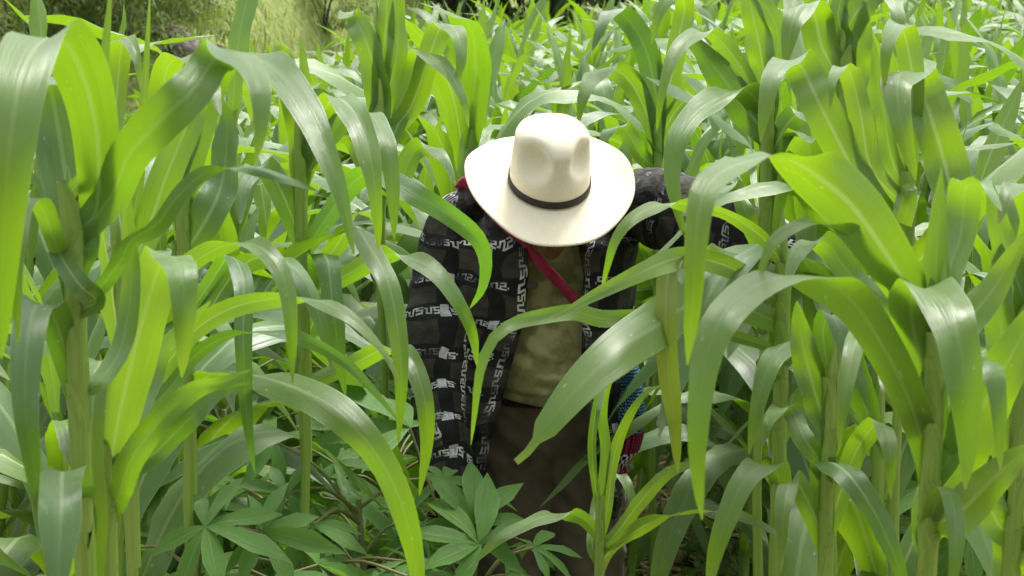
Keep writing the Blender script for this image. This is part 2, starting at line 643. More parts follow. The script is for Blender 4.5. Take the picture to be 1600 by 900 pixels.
def shirt_material():
    """dark plaid with black bands, silver blocks where they cross and rows of pale stepped-key motifs"""
    N = NT('overshirt_print')
    tc = N.n('TexCoord')
    dn = N.n('TexNoise', {'Vector': tc.outputs['Object'], 'Scale': 7.0, 'Detail': 2.0}).outputs['Color']
    dv = N.n('VectorMath', {0: dn, 1: (.5, .5, .5)}, operation='SUBTRACT').outputs[0]
    dv = N.n('VectorMath', {0: dv, 3: 0.085}, operation='SCALE').outputs[0]
    wuv = N.n('VectorMath', {0: tc.outputs['UV'], 1: dv}, operation='ADD').outputs[0]
    sp = N.n('SeparateXYZ', {0: wuv})
    u, v = sp.outputs[0], sp.outputs[1]
    PU, PV = 0.150, 0.088
    fu = N.math('MULTIPLY', N.math('SUBTRACT', N.math('FRACT', N.math('DIVIDE', u, PU)), 0.5), PU)
    fv = N.math('MULTIPLY', N.math('SUBTRACT', N.math('FRACT', N.math('DIVIDE', v, PV)), 0.5), PV)
    au, av = N.math('ABSOLUTE', fu), N.math('ABSOLUTE', fv)
    bu = N.math('LESS_THAN', au, 0.021)
    bv = N.math('LESS_THAN', av, 0.019)
    f = N.noise(tc.outputs['Object'], 30, 3)
    col = N.mix(N.ramp(f, 0.3, 0.7), (0.028, 0.027, 0.019), (0.046, 0.044, 0.032))
    col = N.mix(N.math('MULTIPLY', N.math('MAXIMUM', bu, bv), 0.88), col, (0.007, 0.007, 0.009))

    def key(al, ac, cell, hh):
        gn = N.n('Group')
        gn.node_tree = KEY
        N.set(gn.inputs[0], N.math('DIVIDE', al, cell))
        N.set(gn.inputs[1], N.math('DIVIDE', ac, hh))
        return gn.outputs[0]
    kv = key(v, N.math('SUBTRACT', fu, 0.030), 0.046, 0.0095)
    edge = N.math('LESS_THAN', u, 0.040)
    ek = key(v, N.math('SUBTRACT', u, 0.018), 0.046, 0.0080)
    kh = key(u, N.math('SUBTRACT', fv, 0.0), 0.043, 0.0085)
    # a second finer row beside the horizontal bands
    kh2 = key(u, N.math('SUBTRACT', av, 0.040), 0.040, 0.0065)
    k = N.math('MAXIMUM', N.math('MULTIPLY', kv, N.ramp(N.noise(tc.outputs['Object'], 5, 2), .52, .6)), N.math('MAXIMUM', kh, N.math('MULTIPLY', kh2, 0.0)))
    k = N.mix(edge, k, ek)
    wear = N.ramp(N.noise(tc.outputs['Object'], 11, 3), 0.40, 0.60, 0.03, 0.9)
    col = N.mix(N.math('MULTIPLY', k, wear), col, (0.60, 0.60, 0.58))
    blk = N.math('MULTIPLY', N.math('LESS_THAN', au, 0.0115), N.math('LESS_THAN', av, 0.0135))
    cell = N.n('CombineXYZ', {0: N.math('FLOOR', N.math('DIVIDE', u, PU)), 1: N.math('FLOOR', N.math('DIVIDE', v, PV)), 2: 3.7}).outputs[0]
    pick = N.math('GREATER_THAN', N.n('TexWhiteNoise', {'Vector': cell}).outputs[0], 0.62)
    col = N.mix(N.math('MULTIPLY', N.math('MULTIPLY', blk, pick), N.ramp(f, .3, .7, .45, .95)), col, (0.55, 0.56, 0.58))
    h = N.math('ADD', N.noise(tc.outputs['Object'], 45, 4), N.math('MULTIPLY', N.noise(tc.outputs['Object'], 14, 3), 1.5))
    return N.done(N.bsdf(col, 0.75, N.bump(h, 0.6, 0.010), 0.18))


M['skin'] = skin_material()
M['tee'] = cloth('t_shirt_cloth', (0.20, 0.20, 0.075), (0.37, 0.36, 0.17), 16)
M['trouser'] = cloth('trouser_cloth', (0.080, 0.066, 0.038), (0.105, 0.088, 0.052), 9)
M['shirt'] = shirt_material()
M['hair'] = simple('hair', (0.01, 0.009, 0.008), (0.03, 0.026, 0.022), 60, 0.6, 0.5, 0.004)
M['boot'] = simple('boot_rubber', (0.02, 0.018, 0.016), (0.05, 0.04, 0.03), 15, 0.6, 0.3, 0.004)
M['eye'] = simple('eye', (0.03, 0.02, 0.015), (0.06, 0.04, 0.03), 5, 0.2, 0.0)
M['belt'] = simple('belt_leather', (0.012, 0.010, 0.009), (0.03, 0.024, 0.02), 30, 0.5, 0.2, 0.002)
M['red'] = cloth('red_woven', (0.19, 0.012, 0.032), (0.27, 0.02, 0.05), 60)

BX = at(860, 480, 4.0).x
HATC = at(858, 288, 3.80)
HROT = (Matrix.Rotation(R(3.5), 3, 'Y') @ Matrix.Rotation(R(30), 3, 'X') @ Matrix.Rotation(R(13), 3, 'Z'))


def hl(x, y, z):
    return HATC + HROT @ Vector((x, y, z))


SL = [at(712, 338, 3.99), at(690, 420, 3.97), at(684, 520, 3.93), at(688, 620, 3.88), at(697, 720, 3.80), at(706, 800, 3.74)]
SR = [at(985, 312, 3.98), at(1045, 330, 3.90), at(1115, 352, 3.80), at(1185, 383, 3.72), at(1250, 414, 3.63)]
HAND_R = at(716, 845, 3.70)
HAND_L = at(1276, 430, 3.59)


def hand(bm, wrist, dirv, back, side, curl=0.5):
    """palm, four unequal fingers and a thumb; dirv = along the fingers, back = back of the hand, side = towards the thumb"""
    d, b, s = dirv.normalized(), back.normalized(), side.normalized()
    for k in (-1, 0, 1):
        hull_capsule(bm, wrist + s * 0.012 * k, 0.017, wrist + d * 0.085 + s * 0.026 * k, 0.013)
    for k, L in ((1.5, .072), (.5, .082), (-.5, .077), (-1.5, .060)):
        p = wrist + d * 0.088 + s * (0.0195 * k)
        a = 0.2
        for f, r in ((.45, .0098), (.32, .009), (.23, .008)):
            a += curl * 0.75
            q = p + (d * math.cos(a) - b * math.sin(a)) * L * f
            hull_capsule(bm, p, r, q, r * 0.93, 2)
            p = q
    p = wrist + d * 0.025 + s * 0.03
    for f, r, ang in ((.040, .0125, .9), (.032, .0105, .55), (.026, .0092, .35)):
        q = p + (d * math.cos(ang) + s * math.sin(ang) - b * 0.25).normalized() * f
        hull_capsule(bm, p, r, q, r * .92, 2)
        p = q


def build_body(bm):
    I = HROT
    ellipsoid(bm, hl(0, .004, -.03), (.074, .093, .098), I)
    ellipsoid(bm, hl(0, -.035, -.095), (.054, .055, .062), I)
    hull_capsule(bm, hl(0, -.062, -.135), .024, hl(0, -.02, -.12), .045)      # chin and jaw
    hull_capsule(bm, hl(0, -.086, -.045), .009, hl(0, -.106, -.088), .014)    # nose
    hull_capsule(bm, hl(-.012, -.092, -.088), .010, hl(.012, -.092, -.088), .010)
    hull_capsule(bm, hl(-.038, -.073, -.028), .012, hl(.038, -.073, -.028), .012)  # brow
    hull_capsule(bm, hl(-.018, -.083, -.112), .0075, hl(.018, -.083, -.112), .0075)  # lips
    hull_capsule(bm, hl(-.016, -.081, -.123), .0075, hl(.016, -.081, -.123), .0075)
    for s in (-1, 1):
        ellipsoid(bm, hl(s * .050, -.058, -.078), (.022, .024, .020), I)
        ellipsoid(bm, hl(s * .078, .006, -.058), (.010, .018, .030), I)
    nb = Vector((BX, 4.045, 1.42))
    hull_capsule(bm, hl(0, .03, -.085), .054, nb, .062)
    ellipsoid(bm, (BX, 4.04, 1.30), (.150, .100, .16))
    ellipsoid(bm, (BX, 4.04, 1.08), (.135, .100, .19))
    ellipsoid(bm, (BX, 4.10, .90), (.150, .105, .12))
    hull_capsule(bm, nb + Vector((0, .02, -.03)), .045, SL[0] + Vector((.02, .03, -.03)), .042)
    hull_capsule(bm, nb + Vector((0, .02, -.03)), .045, SR[0] + Vector((-.01, .03, -.03)), .042)
    for S, H in ((SL, HAND_R), (SR, HAND_L)):
        el = S[2] if S is SR else S[2].lerp(S[3], .4)
        hull_capsule(bm, S[0] + Vector((0, .02, -.02)), .046, el, .040)
        hull_capsule(bm, el, .040, S[-1], .028)
        hull_capsule(bm, S[-1], .028, H, .025)
    d = (HAND_R - SL[-1])
    hand(bm, HAND_R, Vector((.01, -.04, -.12)), Vector((-1, -.2, .1)), Vector((.15, -1, .3)), .35)
    hand(bm, HAND_L, Vector((.12, -.05, -.01)), Vector((0, -.2, 1)), Vector((-.2, -1, -.1)), .75)
    for s in (-1, 1):
        hip, kn, an = Vector((BX + .085 * s, 4.12, .86)), Vector((BX + .105 * s, 4.04, .48)), Vector((BX + .115 * s, 4.13, .10))
        hull_capsule(bm, hip, .080, kn, .055)
        hull_capsule(bm, kn, .055, an, .038)
        hull_capsule(bm, an + Vector((0, .03, -.04)), .036, an + Vector((.01 * s, -.14, -.065)), .03)


body = ob('person', remeshed('person', build_body, .0065, 5), M['skin'])
tag(body, 'person in a pale hat and dark key-patterned overshirt, head bowed, standing among the maize', 'person')


def tee_disp(p):
    q = Vector((p.x * 6, p.y * 6, p.z * 22))
    w_ = noise.noise(Vector((p.x * 5, p.y * 5, p.z * 6)))
    return 0.010 * noise.noise(q) + 0.008 * math.sin(p.z * 130 + 9 * w_ + p.x * 14) * sstep(1.26, 1.05, p.z) * (.5 + .5 * noise.noise(Vector((p.x * 9, 2, p.z * 9))))


def build_tee(bm):
    ellipsoid(bm, (BX, 4.035, 1.30), (.172, .120, .17))
    ellipsoid(bm, (BX, 4.030, 1.12), (.158, .128, .17))
    ellipsoid(bm, (BX, 4.030, 1.03), (.160, .138, .075))
    hull_capsule(bm, (BX, 4.06, 1.38), .062, SL[0] + Vector((.04, .03, -.04)), .042)
    hull_capsule(bm, (BX, 4.06, 1.38), .062, SR[0] + Vector((-.03, .04, -.04)), .042)
    hull_capsule(bm, (BX, 4.03, 1.42), .07, (BX, 4.01, 1.455), .064)


ob('t_shirt', remeshed('t_shirt', build_tee, .009, 5, tee_disp), M['tee'], body)


def tr_disp(p):
    q = Vector((p.x * 7, p.y * 7, p.z * 19 + p.x * 16))
    return 0.016 * noise.noise(q) + 0.006 * noise.noise(q * 2.3)


def build_trousers(bm):
    ellipsoid(bm, (BX, 4.09, .90), (.168, .128, .11))
    hull_capsule(bm, (BX - .07, 4.07, .975), .095, (BX + .07, 4.07, .975), .095)
    for s in (-1, 1):
        hip, kn, an = Vector((BX + .080 * s, 4.10, .86)), Vector((BX + .105 * s, 4.03, .48)), Vector((BX + .115 * s, 4.13, .12))
        hull_capsule(bm, hip, .104, kn, .080)
        hull_capsule(bm, kn, .080, an, .066)


tr = ob('trousers', remeshed('trousers', build_trousers, .009, 5, tr_disp), M['trouser'], body)


def ring_strip(name, c, rx, ry, h, n=48, thick=.004):
    V, Fc = [], []
    for i in range(n):
        a = 2 * math.pi * i / n
        for rr, z in ((0, -h / 2), (thick, -h / 2), (thick, h / 2), (0, h / 2)):
            V.append((c[0] + (rx + rr) * math.cos(a), c[1] + (ry + rr) * math.sin(a), c[2] + z))
    for i in range(n):
        j = (i + 1) % n
        for k in range(4):
            Fc.append((i * 4 + k, j * 4 + k, j * 4 + (k + 1) % 4, i * 4 + (k + 1) % 4))
    return mesh(name, V, Fc)


ob('belt', ring_strip('belt', (BX, 4.075, .975), .166, .112, .036), M['belt'], body)
for s in (-1, 1):
    def build_boot(bm, s=s):
        an = Vector((BX + .115 * s, 4.14, .0))
        hull_capsule(bm, an + Vector((0, .02, .05)), .048, an + Vector((0, 0, .17)), .052)
        hull_capsule(bm, an + Vector((0, .03, .045)), .044, an + Vector((.015 * s, -.16, .042)), .042)
    ob('boot', remeshed('boot', build_boot, .008, 3), M['boot'], body)
    em = bpy.data.meshes.new('eye')
    bm = bmesh.new()
    bmesh.ops.create_icosphere(bm, subdivisions=2, radius=.0115, matrix=Matrix.Translation(hl(s * .031, -.073, -.05)))
    bm.to_mesh(em)
    bm.free()
    ob('eye', em, M['eye'], body)


def build_hair(bm):
    ellipsoid(bm, hl(0, .016, -.025), (.081, .092, .098), HROT)
    ellipsoid(bm, hl(0, .055, -.075), (.062, .05, .045), HROT)


ob('hair', remeshed('hair', build_hair, .008, 3, lambda p: .004 * noise.noise(p * 60)), M['hair'], body)

# overshirt: an open torso sheet and two loose sleeves, unwrapped in metres for the print
rows = [  # py, inner-left px, outer-left px, inner-right px, outer-right px, front Y, side depth
    (812, 752, 690, 952, 968, 3.90, .13), (770, 752, 690, 948, 972, 3.885, .13), (700, 764, 688, 928, 972, 3.872, .14),
    (630, 783, 690, 913, 972, 3.862, .145), (560, 803, 692, 908, 976, 3.855, .15), (490, 822, 694, 910, 984, 3.852, .15),
    (430, 826, 696, 912, 992, 3.858, .15), (385, 824, 696, 904, 1000, 3.875, .13), (350, 828, 692, 896, 1004, 3.915, .10),
    (322, 826, 690, 894, 1004, 3.97, .055), (306, 822, 700, 898, 998, 4.02, .025)]
V, UV, Fc = [], [], []
NR = 56
for ri, (py, il, ol, ir, orr, yf, sd_) in enumerate(rows):
    zc = at(850, py, yf).z
    if ri >= 9:
        zc = at(850, py - 12 * (ri - 8), yf).z
    fl, fr = at(il, py, yf), at(ir, py, yf)
    L, Rr = at(ol, py, yf + sd_), at(orr, py, yf + sd_)
    bk = yf + sd_ * 2 + .02
    P = [(fl.x, yf, zc), ((fl.x * .6 + L.x * .4), yf + .004, zc), (L.x + .012, yf + sd_ * .45, zc), (L.x, yf + sd_, zc),
         (L.x + .05, bk - .03, zc), ((L.x + Rr.x) / 2, bk + .01, zc + .0), (Rr.x - .05, bk - .03, zc),
         (Rr.x, yf + sd_, zc), (Rr.x - .012, yf + sd_ * .45, zc), (fr.x * .5 + Rr.x * .5, yf + .004, zc), (fr.x, yf, zc)]
    if ri >= 8:   # towards the shoulder seam the outer ends drop
        P = [(p[0], p[1], p[2] - .035 * abs((p[0] - BX) / .22) ** 2 * (ri - 7)) for p in P]
    C = catmull(P, NR)
    s = 0
    for i, c in enumerate(C):
        if i:
            s += (C[i] - C[i - 1]).length
        V.append(c)
        UV.append((s, zc + .004 * noise.noise(c * 6)))
    for i in range(NR + 1):
        q_ = UV[-(NR + 1) + i]
        if q_[0] > s / 2:
            UV[-(NR + 1) + i] = (s - q_[0], q_[1])
for ri in range(len(rows) - 1):
    for i in range(NR):
        a = ri * (NR + 1) + i
        Fc.append((a, a + 1, a + NR + 2, a + NR + 1))
sh_me = mesh('overshirt', V, Fc, UV)
bm = bmesh.new()
bm.from_mesh(sh_me)
bmesh.ops.subdivide_edges(bm, edges=[e for e in bm.edges if abs(e.verts[0].co.z - e.verts[1].co.z) > .012], cuts=4)
bmesh.ops.recalc_face_normals(bm, faces=bm.faces)
for v in bm.verts:
    q = v.co
    k = 0.020 * noise.noise(Vector((q.x * 14 + q.z * 3, q.y * 14, q.z * 4))) + 0.008 * noise.noise(Vector((q.x * 30 + q.z * 9, q.y * 30, q.z * 12)))
    v.co += Vector((v.normal.x, v.normal.y, 0)) * k
bm.to_mesh(sh_me)
bm.free()
sh_me.polygons.foreach_set('use_smooth', [True] * len(sh_me.polygons))
shirt = ob('overshirt', sh_me, M['shirt'], body)
sl_ = shirt.modifiers.new('thick', 'SOLIDIFY')
sl_.thickness = .0025


def tube(name, P, rad, n=36, ns=28, wr=0.0, squash=1.0, seed=0, caps=False, uv0=0.0):
    C = catmull(P, n)
    V, UV, Fc = [], [], []
    s = 0
    ref = None
    for i, c in enumerate(C):
        T = (C[min(i + 1, n)] - C[max(i - 1, 0)]).normalized()
        if ref is None:
            ref = T.orthogonal().normalized()
        ref = (ref - T * ref.dot(T)).normalized()
        B = T.cross(ref)
        t = i / n
        r = interp(np.linspace(0, 1, len(rad)), rad, t)
        if i:
            s += (C[i] - C[i - 1]).length
        for j in range(ns + 1):
            a = 2 * math.pi * (j % ns) / ns
            d = ref * math.cos(a) + B * math.sin(a) * squash
            k = 0
            if wr:
                q = c + d * r
                k = wr * (noise.noise(Vector((q.x * 12 + seed, q.y * 12, q.z * 12 + s * 26))) + .6 * noise.noise(Vector((q.x * 26, q.y * 26, q.z * 26 + seed)))) * min(1, 3 * t + .3)
            V.append(c + d * (r + k))
            UV.append((uv0 + j / ns * 2 * math.pi * rad[len(rad) // 2], s))
    a = ns + 1
    for i in range(n):
        for j in range(ns):
            Fc.append((i * a + j, i * a + j + 1, (i + 1) * a + j + 1, (i + 1) * a + j))
    if caps:
        for i0, rev in ((0, True), (n, False)):
            f = [i0 * a + j for j in range(ns)]
            Fc.append(tuple(f[::-1] if rev else f))
    return mesh(name, V, Fc, UV)


ob('sleeve', tube('sleeve', [SL[0] + Vector((.055, .01, .035))] + SL, [.04, .066, .075, .075, .070, .062, .056], 60, 32, .015, seed=3, uv0=.02), M['shirt'], shirt)
ob('sleeve', tube('sleeve', [SR[0] + Vector((-.07, .02, .02))] + SR, [.05, .083, .090, .082, .070, .056], 60, 32, .015, seed=9, uv0=.05), M['shirt'], shirt)
# collar standing round the neck under the hat
V, Fc = [], []
for i in range(33):
    a = R(-150 + 300 * i / 32)
    for k, (r, z) in enumerate(((.088, 1.425), (.080, 1.475), (.086, 1.478), (.102, 1.435))):
        V.append((BX + r * math.sin(a) * 1.05, 4.045 + r * math.cos(a), z - .02 * (1 - math.cos(a))))
for i in range(32):
    for k in range(3):
        a = i * 4 + k
        Fc.append((a, a + 1, a + 5, a + 4))
ob('collar', mesh('collar', V, Fc, [(v[0], v[2] + .3) for v in V]), M['shirt'], shirt)
# buckle on the front band of the shirt
for px, py in ((832, 446),):
    c = at(px, py, 3.842)
    me = bpy.data.meshes.new('clip')
    bm = bmesh.new()
    bmesh.ops.create_cube(bm, size=1, matrix=Matrix.Translation(c) @ Matrix.Diagonal((.026, .012, .016, 1)))
    bmesh.ops.bevel(bm, geom=bm.edges[:], offset=.003, segments=2, affect='EDGES')
    bm.to_mesh(me)
    bm.free()
    ob('clip', me, M['boot'], shirt)

# ------------------------------------------------------------------ hat


def straw():
    N = NT('hat_straw')
    tc = N.n('TexCoord').outputs['Object']
    sp = N.n('SeparateXYZ', {0: tc})
    ang = N.math('ARCTAN2', sp.outputs[1], sp.outputs[0])
    rad = N.math('SQRT', N.math('ADD', N.math('MULTIPLY', sp.outputs[0], sp.outputs[0]), N.math('MULTIPLY', sp.outputs[1], sp.outputs[1])))
    wv = N.math('MULTIPLY', N.math('SINE', N.math('MULTIPLY', rad, 1500.0)), N.math('SINE', N.math('MULTIPLY', ang, 170.0)))
    f = N.noise(tc, 14, 4)
    col = N.mix(N.ramp(f, 0.3, 0.7), (0.83, 0.75, 0.56), (0.86, 0.80, 0.63))
    st = N.noise(tc, 5.5, 5, .65)
    col = N.mix(N.ramp(st, 0.55, 0.78, 0.0, 0.35), col, (0.66, 0.55, 0.35))
    sweat = N.math('MULTIPLY', N.ramp(N.math('ABSOLUTE', N.math('SUBTRACT', sp.outputs[2], 0.022)), 0.03, 0.0, 0.0, 0.3), N.ramp(f, .35, .65))
    col = N.mix(sweat, col, (0.60, 0.48, 0.28))
    fine = N.noise(tc, 420, 2)
    col = N.mix(N.ramp(fine, .45, .7, 0, .18), col, (0.6, 0.5, 0.32))
    return N.done(N.bsdf(col, 0.8, N.bump(N.math('ADD', wv, fine), 0.4, 0.0016), 0.2))


M['straw'] = straw()
M['band'] = simple('hat_band_ribbon', (0.020, 0.016, 0.013), (0.032, 0.026, 0.022), 60, 0.7, 0.2, 0.001)
hat = empty('hat', HATC)
hat.rotation_euler = HROT.to_euler()
tag(hat, 'cream wide-brimmed straw hat with pinched crown and thin dark band on the bowed head', 'hat')
CA, CB_ = .089, .100     # crown half width, half length
NA = 96


def crown_pt(a, t):
    """a round the crown (0 = front), t from the base 0 to the top centre 1"""
    z0 = .158
    if t < .62:
        k = t / .62
        r = 1 - .08 * k ** 1.4
        z = z0 * .78 * k
    else:
        k = (t - .62) / .38
        ph = k * math.pi / 2
        r = .92 * math.cos(ph) ** .72 if k < 1 else 0
        z = z0 * (.78 + .22 * math.sin(ph) ** 1.3)
    x, y = CA * r * math.sin(a), -CB_ * r * math.cos(a)
    # front of the crown stands a little higher and narrower
    fr = max(0, -y / CB_)
    z += .006 * fr * sstep(.4, 1, t)
    x *= 1 - .09 * fr * sstep(.35, .9, t)
    # lengthwise dent on top, deeper to the back
    z -= .020 * math.exp(-(x / .034) ** 2) * sstep(.62, .95, t) * sstep(-.03, .05, y)
    # two finger pinches on the front quarters
    for s in (-1, 1):
        g = math.exp(-(((x - s * .058) / .033) ** 2 + ((y + .064) / .040) ** 2 + ((z - .106) / .036) ** 2) ** 1.4) * (1.0 if s < 0 else .8)
        x -= s * .026 * g
        y += .026 * g
        z -= .010 * g
    return (x, y, z)


V, Fc = [], []
NT_ = 40
for i in range(NT_ + 1):
    for j in range(NA):
        V.append(crown_pt(2 * math.pi * j / NA, min(i / NT_, .998)))
for i in range(NT_):
    for j in range(NA):
        k = (j + 1) % NA
        Fc.append((i * NA + j, i * NA + k, (i + 1) * NA + k, (i + 1) * NA + j))
Fc.append(tuple(NT_ * NA + j for j in range(NA)))
cr = ob('crown', mesh('crown', V, Fc), M['straw'], hat)
V, Fc = [], []
NB = 16
for i in range(NB + 1):
    k = i / NB
    for j in range(NA):
        a = 2 * math.pi * j / NA
        x0, y0 = CA * math.sin(a), -CB_ * math.cos(a)
        x1, y1 = .186 * math.sin(a), -.205 * math.cos(a)
        x, y = x0 + (x1 - x0) * k, y0 + (y1 - y0) * k
        side = math.sin(a) ** 2
        z = .004 * (1 - k) ** 2 + .030 * side * k ** 2.2 - .016 * (1 - side) * k ** 1.5 * (1.0 if math.cos(a) > 0 else .3)
        z += (.004 * math.sin(3 * a + .6) + .0025 * math.sin(7 * a + 2)) * k * k
        V.append((x, y, z))
for i in range(NB):
    for j in range(NA):
        k = (j + 1) % NA
        Fc.append((i * NA + j, (i + 1) * NA + j, (i + 1) * NA + k, i * NA + k))
br = ob('brim', mesh('brim', V, Fc), M['straw'], hat)
so = br.modifiers.new('thick', 'SOLIDIFY')
so.thickness = .0032
so.offset = -1
V, Fc = [], []
for i, (t, g) in enumerate(((.012, .0006), (.016, .0022), (.06, .0026), (.100, .0022), (.104, .0004))):
    for j in range(NA):
        a = 2 * math.pi * j / NA
        p = Vector(crown_pt(a, t))
        n_ = Vector((p.x / CA ** 2, p.y / CB_ ** 2, 0)).normalized()
        p += n_ * g
        p.z += .004
        V.append(p)
for i in range(4):
    for j in range(NA):
        k = (j + 1) % NA
        Fc.append((i * NA + j, i * NA + k, (i + 1) * NA + k, (i + 1) * NA + j))
ob('hat_band', mesh('hat_band', V, Fc), M['band'], hat)

# ------------------------------------------------------------------ woven shoulder bag


def bag_cloth():
    N = NT('bag_weave')
    tc = N.n('TexCoord')
    sp = N.n('SeparateXYZ', {0: tc.outputs['UV']})
    u, v = sp.outputs[0], sp.outputs[1]
    a = N.math('SINE', N.math('MULTIPLY', N.math('ADD', u, v), 620.0))
    b = N.math('SINE', N.math('MULTIPLY', N.math('SUBTRACT', u, N.math('MULTIPLY', v, .6)), 520.0))
    k = N.math('MULTIPLY', a, b)
    col = N.mix(N.ramp(k, -.05, .25), (0.012, 0.016, 0.03), N.mix(N.ramp(N.noise(tc.outputs['Object'], 25, 3), .4, .6), (0.035, 0.16, 0.30), (0.10, 0.30, 0.42)))
    wh = N.math('GREATER_THAN', N.noise(tc.outputs['Object'], 160, 2), .66)
    col = N.mix(N.math('MULTIPLY', wh, .7), col, (0.5, 0.52, 0.55))
    red = N.math('LESS_THAN', v, .075)
    rc = N.mix(N.ramp(N.math('SINE', N.math('MULTIPLY', u, 500.0)), -.3, .3), (0.05, 0.008, 0.015), (0.26, 0.02, 0.055))
    col = N.mix(red, col, rc)
    ck = N.n('TexChecker', {'Vector': tc.outputs['UV'], 'Color1': (.6, .6, .6, 1), 'Color2': (.012, .012, .012, 1), 'Scale': 110.0}).outputs[0]
    col = N.mix(N.math('LESS_THAN', v, .032), col, ck)
    top = N.math('GREATER_THAN', v, .255)
    col = N.mix(top, col, (0.20, 0.014, 0.035))
    return N.done(N.bsdf(col, .9, N.bump(N.math('ADD', k, N.noise(tc.outputs['Object'], 120, 2)), .6, .004), .15))


M['bag'] = bag_cloth()
b0 = at(966, 716, 4.02)
b1 = at(962, 508, 4.02)
bag = empty('shoulder_bag', b0)
tag(bag, 'blue and black woven shoulder bag with red strap at the hip of the person', 'bag')
H = b1.z - b0.z
V, UV, Fc = [], [], []
nu, nv = 44, 26
for j in range(nv + 1):
    t = j / nv
    wx = .040 * (1 + .25 * math.sin(t * 3.0)) * (.55 + .45 * sstep(0, .12, t)) * (1 - .35 * sstep(.8, 1, t))
    wy = .105 * (.80 + .2 * sstep(0, .15, t)) * (1 - .22 * sstep(.75, 1, t))
    for i in range(nu + 1):
        a = 2 * math.pi * (i % nu) / nu
        sx, sy = math.sin(a), -math.cos(a)
        x = wx * math.copysign(abs(sx) ** .7, sx)
        y = wy * math.copysign(abs(sy) ** .7, sy)
        q = Vector((x, y, t * H))
        k = .006 * noise.noise(q * 22)
        V.append((x + k + .012 * math.sin(t * 5), y + k, t * H))
        UV.append((i / nu * .40, t * .29))
for j in range(nv):
    for i in range(nu):
        a = j * (nu + 1) + i
        Fc.append((a, a + 1, a + nu + 2, a + nu + 1))
Fc.append(tuple(range(nu - 1, -1, -1)))
ob('pouch', mesh('pouch', V, Fc, UV), M['bag'], bag)
off = -b0
SP = [at(962, 520, 3.94), at(935, 508, 3.895), at(893, 463, 3.865), at(852, 418, 3.865), at(818, 384, 3.885), at(775, 335, 3.93), at(742, 300, 3.985), at(728, 290, 4.04),
      at(740, 305, 4.12), at(800, 380, 4.205), at(880, 460, 4.225), at(945, 510, 4.16), at(964, 516, 4.09)]
ob('strap', tube('strap', [p + off for p in SP], [.014] * 5 + [.017] * 4 + [.014] * 4, 70, 12, .004, squash=.62, seed=4), M['red'], bag)
SP2 = [at(716, 296, 3.99), at(726, 286, 3.995), at(742, 292, 3.98), at(760, 318, 3.95)]
ob('strap_knot', tube('strap_knot', [p + off for p in SP2], [.010, .017, .016, .010], 14, 12, .004, seed=6, caps=True), M['red'], bag)
for k in range(9):   # short tassels along the bottom edge
    p = Vector((.012 * math.sin(k * 2.1), -.08 + .02 * k, .006))
    ob('tassel', tube('tassel', [p, p + Vector((.004, .002, -.02)), p + Vector((.002 * (k % 3), -.003, -.042))], [.004, .0045, .0035], 6, 6, caps=True), M['red'], bag)

#PART3
# ------------------------------------------------------------------ maize plants close to the camera, leaf by leaf
HS = [0]


def hero(label, px, d, top, leaves, ref=800, r=.0125):
    X = at(px, ref, d).x
    z0 = ground_z(X, d)
    root = empty('maize_plant', (X, d, z0))
    tag(root, label, 'maize plant', 'maize plants around the person')
    h = at(px, top, d).z - z0
    off = Vector((X, d, z0))
    HS[0] += 1
    ob('stalk', stalk_mesh('stalk', h, r, r * .55, [z for z in np.arange(.12, h, .15)], HS[0]), M['stalk'], root)
    for e in leaves:
        py, pts, wpx = e[:3]
        o = e[3] if len(e) > 3 else {}
        HS[0] += 1
        rg = random.Random(HS[0])
        s = Vector((X, d, at(px, py, d).z))
        P = [s - Vector((0, 0, .02)), s + Vector((0, 0, .02))] + [at(p[0], p[1], d + 1.4 * (p[2] if len(p) > 2 else 0)) for p in pts]
        n = o.get('n', 36)
        C = catmull(P, n)
        r0, r1 = o.get('roll', (rg.uniform(-22, 22), rg.uniform(-28, 28)))
        hi = max(range(n + 1), key=lambda i: C[i].z) / n
        turn = o.get('turn', 1 if .2 < hi < .88 else 0)
        Wd = facing_dirs(C, r0, r1, turn, HS[0])
        dm = sum(c.y for c in C) / len(C)
        me = ribbon_mesh('leaf', [c - off for c in C], Wd, wpx * dm / FPX * .87, o.get('prof', 'leaf'), o.get('fold', .30), o.get('wave', .17),
                         6, HS[0], o.get('flip', rg.choice((-1, 1))), sheath=(s - off, r * .95, .13))
        me.materials.append(M[o.get('m', 'maize')])
        me.materials.append(M['stalk'])
        ob('leaf', me, None, root)
    return root


DK, YG, YL, SP_ = dict(m='maize_dark'), dict(m='maize_young'), dict(m='maize_yellow'), dict(m='maize_spotted')

